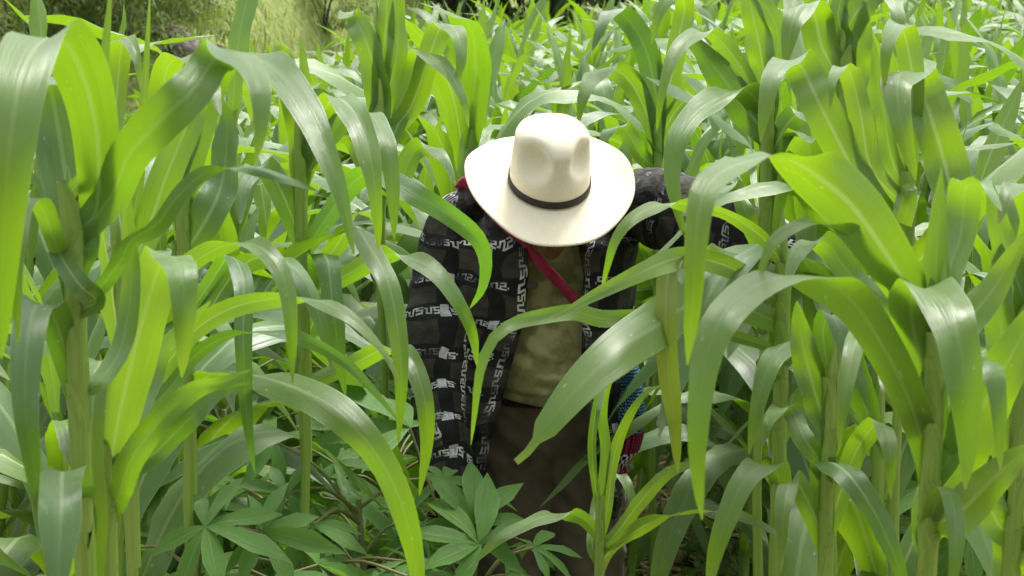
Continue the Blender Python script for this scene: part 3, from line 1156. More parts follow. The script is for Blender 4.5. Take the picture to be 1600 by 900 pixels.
hero('thick-stalked maize plant close at the left edge with a broad pale leaf arching over', 130, 1.95, 300, [
    (420, [(150, 330), (152, 220, -.03), (132, 125, -.07), (98, 64, -.13), (58, 72, -.22), (28, 140, -.29), (12, 270, -.31), (4, 420, -.29), (2, 560, -.26)], 105, dict(roll=(5, 5))),
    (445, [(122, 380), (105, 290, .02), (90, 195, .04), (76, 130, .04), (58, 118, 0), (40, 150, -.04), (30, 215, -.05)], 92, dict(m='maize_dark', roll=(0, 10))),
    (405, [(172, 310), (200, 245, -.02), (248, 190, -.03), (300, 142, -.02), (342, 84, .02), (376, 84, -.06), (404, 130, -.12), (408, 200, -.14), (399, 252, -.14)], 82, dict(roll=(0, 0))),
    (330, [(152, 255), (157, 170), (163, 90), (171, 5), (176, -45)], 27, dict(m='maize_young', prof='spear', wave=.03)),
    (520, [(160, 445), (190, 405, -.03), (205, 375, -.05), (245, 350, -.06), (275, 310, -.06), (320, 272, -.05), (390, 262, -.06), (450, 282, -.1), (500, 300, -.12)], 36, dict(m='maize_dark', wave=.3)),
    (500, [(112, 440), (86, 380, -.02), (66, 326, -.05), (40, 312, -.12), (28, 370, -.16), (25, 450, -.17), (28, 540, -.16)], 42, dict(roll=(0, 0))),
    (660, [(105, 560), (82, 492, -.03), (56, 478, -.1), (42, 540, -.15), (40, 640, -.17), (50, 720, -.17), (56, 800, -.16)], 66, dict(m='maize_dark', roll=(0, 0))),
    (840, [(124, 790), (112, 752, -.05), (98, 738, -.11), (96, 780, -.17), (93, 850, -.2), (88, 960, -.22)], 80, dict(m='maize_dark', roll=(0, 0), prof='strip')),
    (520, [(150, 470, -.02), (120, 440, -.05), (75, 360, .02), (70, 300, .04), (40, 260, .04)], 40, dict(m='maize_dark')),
    (640, [(150, 600), (190, 540, .04), (205, 440, .06), (200, 340, .06), (196, 270, .05)], 38, YG),
])
hero('maize plant second from the left edge, upright bright leaf folded over at its tip', 166, 2.15, 590, [
    (830, [(172, 735), (186, 650, -.02), (206, 565, -.04), (226, 490, -.05), (246, 425, -.06), (264, 400, -.1), (282, 420, -.16), (288, 475, -.18), (287, 540, -.18), (284, 590, -.17)], 88, dict(m='maize_young', roll=(0, 0))),
    (840, [(182, 785), (204, 720, -.04), (238, 672, -.05), (272, 634, -.05), (312, 606, -.05), (348, 598, -.06), (392, 577, -.06)], 50, dict(wave=.25)),
    (720, [(162, 630), (164, 580), (156, 566, -.06), (146, 620, -.1), (142, 720, -.11), (150, 820, -.11), (156, 930, -.1)], 48, dict(roll=(0, 0), prof='strip')),
    (760, [(190, 700), (235, 600, .05), (260, 540, .06), (330, 470, .05)], 40, YG),
])
hero('maize plant with two long leaves arching right across the low cassava', 206, 2.6, 380, [
    (650, [(240, 595), (298, 522, -.02), (355, 484, -.04), (420, 467, -.06), (482, 466, -.1), (545, 494, -.14), (598, 548, -.16), (625, 600, -.16)], 40, dict(roll=(10, -25))),
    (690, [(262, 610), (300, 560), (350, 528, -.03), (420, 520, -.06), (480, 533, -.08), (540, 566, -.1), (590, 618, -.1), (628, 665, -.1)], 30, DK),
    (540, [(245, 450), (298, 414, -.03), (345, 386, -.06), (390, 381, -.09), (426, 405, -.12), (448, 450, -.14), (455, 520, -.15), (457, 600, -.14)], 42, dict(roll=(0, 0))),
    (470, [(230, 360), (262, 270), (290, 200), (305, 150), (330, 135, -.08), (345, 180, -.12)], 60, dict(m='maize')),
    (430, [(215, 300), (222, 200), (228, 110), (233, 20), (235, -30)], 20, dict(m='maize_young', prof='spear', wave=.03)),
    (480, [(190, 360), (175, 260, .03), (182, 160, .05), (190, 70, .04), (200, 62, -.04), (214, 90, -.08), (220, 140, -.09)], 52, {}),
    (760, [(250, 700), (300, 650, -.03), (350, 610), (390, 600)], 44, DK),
])
hero('maize plant whose longest pale leaf sweeps down beside the shoulder of the person', 300, 3.0, 250, [
    (340, [(312, 200), (335, 122), (362, 88, -.05), (400, 92, -.12), (440, 118, -.22), (480, 172, -.3), (510, 240, -.35), (534, 310, -.38), (553, 398, -.39)], 68, dict(roll=(0, 0))),
    (660, [(318, 592), (350, 580, -.04), (392, 585, -.1), (450, 602, -.17), (510, 632, -.22), (560, 676, -.25), (602, 732, -.26), (632, 802, -.26), (650, 890, -.24), (655, 980, -.22)], 66, dict(roll=(0, 10))),
    (420, [(330, 330), (350, 270, .03), (355, 190, .06), (345, 150, .06)], 66, DK),
    (520, [(330, 440), (360, 400, -.03), (380, 440, -.1), (380, 530, -.14), (385, 640, -.14), (398, 740, -.12)], 36, dict(m='maize_spotted')),
    (390, [(280, 300), (258, 210, .02), (256, 130, .02), (270, 95, -.02), (300, 96, -.08), (322, 130, -.1)], 55, {}),
    (300, [(305, 200), (312, 120), (318, 60)], 24, YG),
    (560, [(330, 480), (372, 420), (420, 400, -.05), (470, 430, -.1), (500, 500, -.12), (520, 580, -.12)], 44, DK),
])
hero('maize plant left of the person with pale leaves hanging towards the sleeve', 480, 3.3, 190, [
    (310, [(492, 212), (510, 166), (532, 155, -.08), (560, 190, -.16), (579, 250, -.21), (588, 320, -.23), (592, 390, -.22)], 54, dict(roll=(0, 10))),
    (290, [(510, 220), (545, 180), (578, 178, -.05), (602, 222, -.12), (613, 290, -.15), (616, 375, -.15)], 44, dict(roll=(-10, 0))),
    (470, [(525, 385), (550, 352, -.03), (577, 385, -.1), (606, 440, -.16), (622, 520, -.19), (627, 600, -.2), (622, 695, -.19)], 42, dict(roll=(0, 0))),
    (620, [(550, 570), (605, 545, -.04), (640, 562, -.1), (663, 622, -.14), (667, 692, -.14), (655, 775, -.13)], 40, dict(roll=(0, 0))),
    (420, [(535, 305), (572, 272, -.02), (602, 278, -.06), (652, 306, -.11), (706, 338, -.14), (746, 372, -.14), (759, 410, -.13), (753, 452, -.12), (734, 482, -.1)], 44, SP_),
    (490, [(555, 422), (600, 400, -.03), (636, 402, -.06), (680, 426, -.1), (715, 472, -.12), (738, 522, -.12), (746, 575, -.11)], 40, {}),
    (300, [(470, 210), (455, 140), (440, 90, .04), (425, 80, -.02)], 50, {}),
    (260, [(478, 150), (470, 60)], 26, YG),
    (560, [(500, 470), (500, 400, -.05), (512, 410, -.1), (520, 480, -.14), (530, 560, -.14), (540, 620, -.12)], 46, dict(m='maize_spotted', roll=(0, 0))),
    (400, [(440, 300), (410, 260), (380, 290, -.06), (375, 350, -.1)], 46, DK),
])
# right-hand side
hero('maize plant in front of the reaching arm, its torn broad leaf crossing the trousers', 1215, 2.9, 350, [
    (500, [(1180, 440), (1125, 412, -.05), (1065, 402, -.12), (1005, 424, -.22), (940, 455, -.27), (895, 480, -.3), (864, 498, -.31)], 44, dict(roll=(0, -15), turn=0)),
    (570, [(1130, 520), (1050, 502, -.08), (990, 498, -.15), (940, 498, -.2), (900, 488, -.25), (850, 494, -.31), (805, 505, -.35), (770, 530, -.37), (750, 580, -.38), (742, 640, -.38), (736, 695, -.37)], 33, dict(roll=(0, 0), turn=0)),
    (530, [(1165, 482), (1110, 468, -.04), (1066, 482, -.1), (1030, 506, -.17), (970, 546, -.24), (912, 596, -.28), (862, 655, -.31), (826, 704, -.32), (806, 722, -.32)], 92, dict(prof='torn', roll=(0, 0), wave=.05, turn=0)),
    (440, [(1195, 375), (1140, 336, -.04), (1090, 322, -.08), (1040, 318, -.12), (995, 336, -.16), (963, 372, -.18), (948, 420, -.18), (940, 458, -.17)], 31, {}),
    (450, [(1140, 402), (1078, 394, -.06), (1048, 412, -.13), (1040, 480, -.16), (1043, 570, -.16), (1053, 650, -.15), (1059, 740, -.13)], 40, dict(m='maize_yellow', roll=(0, 0), prof='strip')),
    (850, [(1220, 785), (1214, 738, -.03), (1190, 729, -.1), (1160, 755, -.15), (1135, 812, -.17), (1116, 872, -.17), (1104, 940, -.16)], 52, dict(roll=(0, 0))),
    (620, [(1190, 570, -.05), (1235, 570, -.1), (1290, 608, -.13), (1345, 664, -.14), (1365, 700, -.14)], 24, DK),
    (700, [(1235, 640), (1240, 560, .02), (1230, 500, .04)], 50, dict(m='maize')),
    (640, [(1262, 560, .03), (1262, 538), (1236, 532, -.06), (1206, 562, -.12), (1184, 630, -.15), (1170, 710, -.15)], 50, dict(roll=(0, 0))),
])
hero('large maize plant near the right edge with a broad drooping pale-ribbed leaf', 1452, 2.05, 440, [
    (560, [(1425, 460), (1390, 405, -.02), (1335, 325, -.04), (1290, 285, -.06), (1245, 255, -.1), (1205, 246, -.16), (1160, 254, -.22), (1120, 274, -.27), (1095, 312, -.3), (1086, 390, -.31), (1083, 470, -.31), (1074, 570, -.29)], 118,
     dict(roll=(0, 0), n=40, prof='hook')),
    (790, [(1442, 690), (1412, 605, -.02), (1372, 528, -.04), (1332, 470, -.06), (1285, 436, -.1), (1230, 430, -.16), (1175, 450, -.2), (1131, 492, -.25), (1104, 562, -.27), (1091, 660, -.28), (1090, 740, -.28), (1097, 812, -.27)], 80,
     dict(roll=(0, 0), n=34)),
    (600, [(1420, 470), (1350, 385, -.02), (1300, 353, -.06), (1252, 352, -.11), (1208, 378, -.15), (1190, 420, -.16), (1182, 455, -.16)], 44, {}),
    (650, [(1432, 540), (1424, 475, -.02), (1440, 452, -.07), (1470, 466, -.12), (1495, 520, -.16), (1508, 600, -.18), (1512, 680, -.18), (1508, 765, -.18)], 92, dict(roll=(0, 0))),
    (830, [(1488, 735), (1530, 645, -.02), (1572, 570, -.04), (1612, 500, -.04), (1640, 470, -.06)], 100, {}),
    (790, [(1488, 705), (1508, 625), (1520, 572, -.02), (1532, 556, -.07), (1549, 572, -.11), (1560, 630, -.13), (1563, 735, -.13)], 52, dict(m='maize_young', roll=(0, 0))),
    (540, [(1462, 430), (1466, 345), (1471, 262)], 54, dict(m='maize_young', prof='spear', wave=.04)),
    (560, [(1478, 440), (1500, 370, .03), (1506, 320, .04), (1512, 290, .02), (1540, 290, -.06), (1565, 330, -.1)], 64, YG),
    (870, [(1450, 820), (1480, 760, -.06), (1495, 850, -.1), (1480, 950, -.1)], 40, YG),
    (850, [(1500, 800, -.04), (1560, 740, -.06), (1620, 690, -.06)], 80, {}),
    (700, [(1400, 620), (1385, 560, .05), (1355, 520, .06), (1335, 540, 0), (1320, 620, -.04), (1310, 700, -.04)], 46, {}),
    (620, [(1500, 520, .03), (1560, 440, .04), (1605, 360, .03)], 66, YG),
])
hero('tall maize plant right of the reaching hand with a leaf folded flat over', 1400, 2.7, 190, [
    (350, [(1362, 265), (1346, 185), (1331, 122), (1316, 105, -.06), (1302, 122, -.11), (1297, 168, -.12)], 44, dict(m='maize_young', roll=(0, 0))),
    (400, [(1352, 300), (1312, 225), (1277, 155), (1252, 104, .02), (1228, 96, -.07), (1207, 120, -.13), (1195, 170, -.15), (1188, 222, -.15)], 70, dict(roll=(0, 0))),
    (450, [(1490, 345, -.05), (1478, 265), (1457, 190), (1437, 130, .02), (1420, 111, -.04), (1402, 122, -.1), (1406, 180, -.13), (1420, 240, -.13), (1431, 282, -.12)], 80, dict(roll=(0, 0))),
    (330, [(1392, 245), (1382, 180), (1370, 125), (1365, 60)], 34, YG),
    (380, [(1420, 300), (1410, 350, -.1), (1425, 300, -.14), (1410, 290, -.1)], 40, YG),
    (300, [(1420, 220), (1425, 120), (1412, 50), (1400, 40, -.06), (1385, 80, -.1), (1382, 140, -.1)], 46, {}),
    (520, [(1330, 430), (1290, 380), (1250, 390, -.06), (1225, 450, -.1)], 50, {}),
    (470, [(1470, 380, .05), (1530, 310, .03), (1560, 290, -.03), (1585, 320, -.08), (1590, 400, -.1)], 56, {}),
])
hero('maize plant above the reaching arm with one long leaf hanging to a point', 1185, 3.4, 110, [
    (340, [(1198, 245), (1190, 175), (1166, 141, -.03), (1130, 150, -.1), (1090, 175, -.16), (1060, 215, -.21), (1050, 270, -.23), (1057, 320, -.24), (1071, 374, -.24)], 54, dict(roll=(0, 0))),
    (230, [(1160, 165), (1120, 110), (1085, 70), (1062, 55)], 60, DK),
    (210, [(1160, 110), (1112, 53), (1070, 64, -.06), (1046, 100, -.1), (1033, 150, -.12), (1026, 205, -.11)], 32, {}),
    (180, [(1188, 80), (1175, 20), (1165, -40)], 50, {}),
    (200, [(1210, 120), (1215, 50), (1190, 0), (1160, -40)], 40, YG),
    (420, [(1215, 300), (1240, 250), (1270, 250, -.06), (1290, 290, -.1), (1298, 340, -.1)], 40, {}),
    (300, [(1215, 220), (1245, 180), (1280, 185, -.06), (1300, 230, -.1), (1305, 290, -.1)], 46, DK),
    (420, [(1165, 330), (1150, 290, .03), (1130, 300, -.02), (1120, 340, -.05)], 36, {}),
])
hero('tall maize plant at the top edge right of centre with a pale bent-over blade', 1300, 3.1, 20, [
    (160, [(1285, 75), (1272, 22), (1254, 6, -.06), (1238, 36, -.11), (1226, 105, -.12)], 62, dict(roll=(0, 0))),
    (140, [(1320, 60), (1345, 10), (1380, -20), (1400, 20, -.08), (1400, 90, -.1)], 52, {}),
    (100, [(1310, 20), (1330, -40)], 40, DK),
    (220, [(1330, 140), (1345, 60), (1350, 0)], 56, {}),
    (240, [(1270, 160), (1235, 110), (1210, 120, -.05), (1195, 170, -.08)], 44, DK),
    (300, [(1340, 220), (1390, 180), (1430, 200, -.06), (1450, 260, -.1)], 46, {}),
])
hero('small young maize plant low in front of the trousers with narrow arching leaves', 938, 3.0, 780, [
    (870, [(948, 800), (962, 705), (986, 645, -.02), (1012, 612, -.03), (1035, 602, -.05)], 22, {}),
    (880, [(962, 835), (1000, 785, -.02), (1040, 742, -.04), (1082, 726, -.06), (1110, 735, -.08)], 28, {}),
    (915, [(950, 865), (985, 836, -.02), (1030, 811, -.05), (1072, 804, -.07), (1120, 800, -.09), (1170, 812, -.11), (1240, 848, -.12)], 33, dict(roll=(40, -25))),
    (860, [(905, 806), (862, 804, -.04), (820, 820, -.08), (775, 845, -.1), (730, 890, -.1)], 30, {}),
    (800, [(946, 705), (941, 645), (952, 592, -.02), (985, 562, -.04), (1015, 556, -.06)], 20, {}),
    (820, [(930, 760), (925, 690, -.04), (935, 620, -.06), (945, 590, -.08), (935, 640, -.12), (928, 700, -.12)], 16, DK),
    (900, [(925, 850), (935, 780, .05), (960, 740, .06), (985, 770, .02), (995, 840, 0)], 26, {}),
], r=.008)
hero('maize plant low on the right with a blue-green leaf drooping to the ground', 1292, 2.7, 560, [
    (830, [(1284, 750), (1290, 722, -.03), (1320, 736, -.08), (1360, 790, -.11), (1395, 862, -.12), (1424, 940, -.11)], 50, dict(m='maize_dark', roll=(0, 0))),
    (620, [(1286, 520), (1300, 492, -.03), (1322, 540, -.07), (1346, 602, -.09), (1362, 650, -.09)], 38, dict(m='maize_dark', roll=(0, 0))),
    (700, [(1275, 620), (1255, 540), (1245, 470)], 60, {}),
    (700, [(1305, 620), (1318, 540, .02), (1330, 480, .04)], 50, {}),
    (760, [(1260, 690), (1235, 640, .03), (1205, 650, -.03), (1190, 700, -.05)], 40, {}),
    (880, [(1270, 800), (1240, 750), (1225, 800, -.05), (1220, 880, -.06)], 44, {}),
    (860, [(1310, 780), (1340, 700), (1375, 660, -.03), (1390, 700, -.08), (1392, 780, -.08)], 44, {}),
])
hero('maize plant at the right edge with bright blades leaning out of the picture', 1585, 2.3, 420, [
    (620, [(1570, 540), (1560, 460), (1565, 380)], 66, YG),
    (560, [(1610, 440), (1620, 340), (1600, 290, -.05), (1575, 300, -.1), (1560, 350, -.12)], 66, {}),
    (780, [(1560, 690), (1530, 620), (1510, 590, -.05), (1490, 640, -.1)], 50, {}),
    (860, [(1560, 820), (1530, 760), (1500, 800, -.04)], 60, {}),
    (500, [(1575, 400), (1555, 330), (1548, 280)], 50, YG),
    (900, [(1600, 830), (1640, 760)], 80, {}),
])
hero('tall maize plant behind the left leaves, its upright whorl breaking the top edge', 600, 4.1, 20, [
    (200, [(618, 100), (622, 20), (626, -50)], 46, dict(m='maize_young', prof='spear')),
    (220, [(590, 130), (570, 60), (548, 20, .04), (530, 30, -.02)], 50, {}),
    (180, [(598, 90), (604, 20), (600, -50)], 36, {}),
    (240, [(640, 170), (668, 95, -.03), (690, 40, -.03), (712, 48, -.08), (722, 90, -.12), (712, 140, -.12)], 44, {}),
    (260, [(560, 200), (530, 190, -.04), (505, 150, -.05), (480, 145, -.08)], 40, DK),
    (270, [(620, 200), (650, 95, .04), (660, 80, -.05), (700, 110, -.12), (725, 160, -.15), (732, 200, -.15)], 36, {}),
    (300, [(575, 260), (550, 215), (520, 215, -.06), (500, 250, -.1)], 40, {}),
    (330, [(625, 280), (655, 230), (690, 240, -.06), (712, 290, -.1)], 40, {}),
])
hero('maize plant just right of the hat with a broad blade bent towards the crown', 1020, 4.9, 90, [
    (240, [(1012, 180), (985, 128), (955, 106, -.04), (930, 115, -.12), (912, 150, -.18), (903, 196, -.18)], 42, dict(roll=(0, 0))),
    (220, [(1025, 150), (1010, 80), (985, 35), (958, 15, -.05), (940, 40, -.1), (925, 80, -.12)], 44, dict(m='maize_dark')),
    (200, [(1045, 140), (1060, 60), (1070, 10), (1055, -10, -.06), (1030, 20, -.1), (1018, 70, -.1)], 36, {}),
    (250, [(1045, 190), (1080, 150), (1110, 170, -.06), (1120, 220, -.1)], 36, {}),
    (280, [(1000, 240), (975, 200), (950, 205, -.06), (935, 240, -.1)], 32, {}),
])

# ------------------------------------------------------------------ the rest of the field


def plant_variant(seed, tall=1.0):
    """leaf polylines of one maize plant at the origin: (points, width directions, width, material key)"""
    rg = random.Random(seed)
    phi = rg.uniform(0, 6.28)
    n = rg.randint(10, 12)
    h = rg.uniform(.92, 1.12) * tall
    L = []
    for i in range(n):
        t = i / (n - 1)
        z = .16 + (h - .16) * t ** .95
        a = phi + math.pi * (i % 2) + rg.gauss(0, .38)
        ln = interp([0, .35, .7, 1], [.50, .80, .82, .46], t) * rg.uniform(.85, 1.15) * (.7 + .3 * tall)
        wd = interp([0, .4, .75, 1], [.056, .090, .100, .056], t) * rg.uniform(.85, 1.15)
        th0 = R(interp([0, .6, 1], [34, 26, 9], t) + rg.gauss(0, 4))
        th1 = R(interp([0, .5, .85, 1], [150, 152, 115, 28], t) + rg.gauss(0, 14))
        mid, sharp = rg.uniform(.36, .58), rg.uniform(5, 10)
        side = rg.gauss(0, .35)
        roll = rg.gauss(0, 25) + rg.choice((0, 0, 1, -1)) * 60 * (1 - t)
        L.append((z, a, ln, wd, th0, th1, mid, sharp, side, roll, t))
    return h, L


def variant_leaf(q, nseg):
    z, a, ln, wd, th0, th1, mid, sharp, side, roll, t = q
    p = Vector((0, 0, z))
    C = [p.copy()]
    Wd = []
    for k in range(nseg + 1):
        s = k / nseg
        f = 1 / (1 + math.exp(-sharp * (s - mid)))
        f0, f1 = 1 / (1 + math.exp(sharp * mid)), 1 / (1 + math.exp(-sharp * (1 - mid)))
        f = (f - f0) / (f1 - f0)
        th = th0 + (th1 - th0) * f
        aa = a + side * s * s
        d = Vector((math.cos(aa) * math.sin(th), math.sin(aa) * math.sin(th), math.cos(th)))
        W = Vector((-math.sin(aa), math.cos(aa), 0))
        Wd.append(Matrix.Rotation(R(roll) * s * s, 3, d) @ W)
        if k < nseg:
            p = p + d * (ln / nseg)
            C.append(p.copy())
    return C, Wd, wd


VAR = []
NVAR = 14
for k in range(NVAR):
    h, L = plant_variant(100 + k, 1.0 if k < 10 else 1.22)
    root = None
    parts = [(stalk_mesh('stalk', h, .012, .006, [z for z in np.arange(.12, h, .14)], k), 'stalk')]
    low = []
    for i, q in enumerate(L):
        C, Wd, wd = variant_leaf(q, 15)
        mk = 'maize_young' if q[10] > .93 else ('maize_yellow' if q[10] < .05 and k % 3 == 0 else ('maize_dark' if (i + k) % 4 == 0 else 'maize'))
        parts.append((ribbon_mesh('leaf', C, Wd, wd, 'leaf', .28, .16, 4, k * 50 + i, 1, sheath=((0, 0, q[0]), .0105, .10)), mk))
        low.append((variant_leaf(q, 8)))
    VAR.append((h, parts, low))


def visible_px(x, y, z):
    d = Vector((x, y, z)) - CAM
    f = d.dot(FW)
    return 800 + FPX * d.x / f, 450 - FPX * d.dot(UP) / f


taken = [(o.location.x, o.location.y) for o in bpy.data.objects if o.name.startswith('maize_plant')]
spots = []
rg = random.Random(21)
ROW = .52
row = -13
x = -13 * ROW
for r_ in range(-26, 34):
    y = 2.6 + rg.uniform(0, .2)
    while y < 29:
        y += rg.uniform(.24, .38) * (1.0 if y < 10 else 1.12)
        x = r_ * ROW + .25 + rg.gauss(0, .06) + .035 * (y - 4)
        if y > edge_y(x):
            continue
        px, _ = visible_px(x, y, 1.3)
        if px < -160 or px > 1760:
            continue
        if y < 4.95:
            # the path where the person stands and what is seen past the near leaves
            lo = interp([2.6, 3.4, 4.4, 4.95], [120, 320, 520, 650], y)
            hi = interp([2.6, 3.4, 4.4, 4.95], [1500, 1370, 1240, 1110], y)
            if lo < px < hi:
                continue
        if 4.95 <= y < 7.4 and 985 < px < 1085:
            continue
        if any((x - a) ** 2 + (y - b) ** 2 < .18 ** 2 for a, b in taken):
            continue
        spots.append((y, x, px))
spots.sort()
NEAR = 285
near, far = spots[:NEAR], spots[NEAR:]
ORD = ('first', 'second', 'third', 'fourth', 'fifth', 'sixth', 'seventh', 'eighth', 'ninth', 'tenth', 'eleventh', 'twelfth', 'thirteenth', 'fourteenth',
       'fifteenth', 'sixteenth', 'seventeenth', 'eighteenth', 'nineteenth', 'twentieth', 'last', 'last', 'last', 'last', 'last', 'last', 'last', 'last')
left_stand = sorted(q for q in near if q[0] < 4.95 and q[2] < 800)
right_stand = sorted(q for q in near if q[0] < 4.95 and q[2] >= 800)


def zone(q):
    y, x, p = q
    if q in left_stand:
        k = sorted(left_stand, key=lambda e: e[2]).index(q)
        return '%s maize plant from the left edge in the dense stand behind the foreground leaves' % ORD[k], 'maize stand on the left'
    if q in right_stand:
        k = sorted(right_stand, key=lambda e: -e[2]).index(q)
        return '%s maize plant from the right edge in the dense stand behind the foreground leaves' % ORD[k], 'maize stand on the right'
    deep = 'nearer' if y < 6.6 else 'farther'
    reg = REGION(p)
    grp = 'maize rows %s, %s' % (reg, deep)
    if deep == 'nearer':
        same = sorted((e for e in near if 4.95 <= e[0] < 6.6 and REGION(e[2]) == reg), key=lambda e: e[2])
        return '%s from the left of the nearer maize plants %s' % (ORD[min(same.index(q), 20)], reg), grp
    rowk = 'middle' if y < 7.6 else 'farthest'
    return 'maize plant in the %s clear rows %s' % (rowk, reg), grp + ' ' + rowk


def REGION(p):
    return ('below the hillside shrubs' if p < 330 else 'below the grassy slope' if p < 660 else 'directly behind the person and hat' if p < 1060
            else 'behind the reaching arm' if p < 1300 else 'right of the reaching hand')


for y, x, px in near:
    k = rg.randrange(10)
    if y < 5.6:
        k = rg.randrange(NVAR)
    sc = rg.uniform(1.0, 1.2)
    if y > 4.9:
        sc = rg.uniform(1.04, 1.24)
    if y > 5.5 and px < 560:
        sc = rg.uniform(.92, 1.1)
    if px > 1120 and y > 5:
        sc = rg.uniform(1.12, 1.32)
    root = empty('maize_plant', (x, y, ground_z(x, y)), rg.uniform(0, 6.28), sc)
    root.rotation_euler = (rg.gauss(0, .06), rg.gauss(0, .06), rg.uniform(0, 6.28))
    lab, grp = zone((y, x, px))
    tag(root, lab, 'maize plant', grp)
    for me, mk in VAR[k][1]:
        o = bpy.data.objects.new('stalk' if mk == 'stalk' else 'leaf', me)
        if not me.materials:
            me.materials.append(M[mk])
            if mk != 'stalk':
                me.materials.append(M['stalk'])
        COL.objects.link(o)
        o.parent = root

# far rows, past the 300 largest: real blades joined into one mass
LOWM = []
for h, parts, low in VAR[:10]:
    vs_, fs_, us_ = [], [], []
    for C, Wd, wd in low:
        n = len(C) - 1
        b = len(vs_)
        for i in range(n + 1):
            T = (C[min(i + 1, n)] - C[max(i - 1, 0)]).normalized()
            W = (Wd[i] - T * Wd[i].dot(T)).normalized()
            Nn = W.cross(T)
            hw = .5 * wd * profile(i / n)
            for u in (-1, 0, 1):
                vs_.append(C[i] + W * (u * hw) + Nn * (.25 * abs(u) * hw))
                us_.append(((u + 1) / 2, i / n))
        for i in range(n):
            for k in range(2):
                a = b + i * 3 + k
                fs_.append((a, a + 1, a + 4, a + 3))
    b = len(vs_)
    for z in (0, h):
        for j in range(4):
            vs_.append(Vector((.010 * math.cos(j * 1.571), .010 * math.sin(j * 1.571), z)))
            us_.append((.5, .1))
    for j in range(4):
        fs_.append((b + j, b + (j + 1) % 4, b + 4 + (j + 1) % 4, b + 4 + j))
    LOWM.append((np.array([tuple(v) for v in vs_]), np.array(fs_), np.array(us_)))
VV, FF, UU, nb_ = [], [], [], 0
for y, x, px in far:
    v, f, u = LOWM[rg.randrange(10)]
    a, s = rg.uniform(0, 6.28), rg.uniform(1.0, 1.32)
    if px < 560:
        s *= .85
    if px > 1000:
        s *= 1.1
    c_, s_ = math.cos(a) * s, math.sin(a) * s
    q = np.stack([v[:, 0] * c_ - v[:, 1] * s_ + x, v[:, 0] * s_ + v[:, 1] * c_ + y, v[:, 2] * s + ground_z(x, y)], 1)
    VV.append(q)
    FF.append(f + nb_)
    UU.append(u)
    nb_ += len(v)
if VV:
    me = mesh('maize_rows', np.concatenate(VV).tolist(), np.concatenate(FF).tolist(), np.concatenate(UU))
    o = ob('maize_rows', me, M['maize'], kind='stuff')
    tag(o, 'distant maize rows running back to the trees behind the hat', 'maize', kind='stuff')
print('PLANTS', len(near), len(far), near[-1][0])

#PART4
# ------------------------------------------------------------------ cassava between the rows


def leaflet_mesh(name, L, W, droop, seed):
    n = 8
    rg = random.Random(seed)
    C, Wd = [], []
    for i in range(n + 1):
        t = i / n
        C.append(Vector((L * t, .012 * math.sin(3 * t + seed), .012 * math.sin(math.pi * t) - droop * L * t * t)))
        Wd.append(Vector((0, 1, .15 * math.sin(seed + 4 * t))))
    V, UV, Fc = [], [], []
    for i in range(n + 1):
        t = i / n
        hw = .5 * W * interp([0, .15, .4, .62, .85, 1], [.12, .5, .9, 1, .45, .02], t)
        for u in (-1, 0, 1):
            V.append(C[i] + Wd[i] * (u * hw) + Vector((0, 0, .35 * abs(u) * hw + .1 * hw * math.sin(9 * t + u))))
            UV.append(((u + 1) / 2, t))
    for i in range(n):
        for k in range(2):
            a = i * 3 + k
            Fc.append((a, a + 1, a + 4, a + 3))
    return mesh(name, V, Fc, UV)


LFT = [leaflet_mesh('leaflet', 1.0, .27, .25, 1), leaflet_mesh('leaflet', 1.0, .24, .42, 2), leaflet_mesh('leaflet', 1.0, .29, .12, 3)]
for m_ in LFT:
    m_.materials.append(M['cassava'])


def cassava_leaf(root, base, hub, face, size, nl, rg, spin=None):
    """petiole from base to hub, leaflets fanned round the hub in the plane whose normal is face"""
    mid = base.lerp(hub, .5) + Vector((0, 0, .03))
    lf = ob('leaf', tube('petiole', [base, mid, hub], [.0045, .0035, .003], 7, 6), M['stem'], root)
    nz = face.normalized()
    fx = hub - base
    fx = (fx - nz * fx.dot(nz))
    fx = fx.normalized() if fx.length > 1e-4 else nz.orthogonal()
    fy = nz.cross(fx)
    for k in range(nl):
        a = (k - (nl - 1) / 2) * R(rg.uniform(39, 46))
        if spin is not None:
            a += spin
        dx = fx * math.cos(a) + fy * math.sin(a)
        dy = nz.cross(dx)
        ln = size * (1 - .32 * abs(k - (nl - 1) / 2) / ((nl - 1) / 2)) * rg.uniform(.9, 1.08)
        o = ob('leaflet', rg.choice(LFT), None, lf)
        m3 = Matrix((dx, dy, nz)).transposed() @ Matrix.Rotation(rg.gauss(0, .18), 3, 'X') @ Matrix.Rotation(rg.gauss(.08, .14), 3, 'Y')
        o.matrix_local = Matrix.Translation(hub) @ m3.to_4x4() @ Matrix.Diagonal((ln, ln, ln, 1))


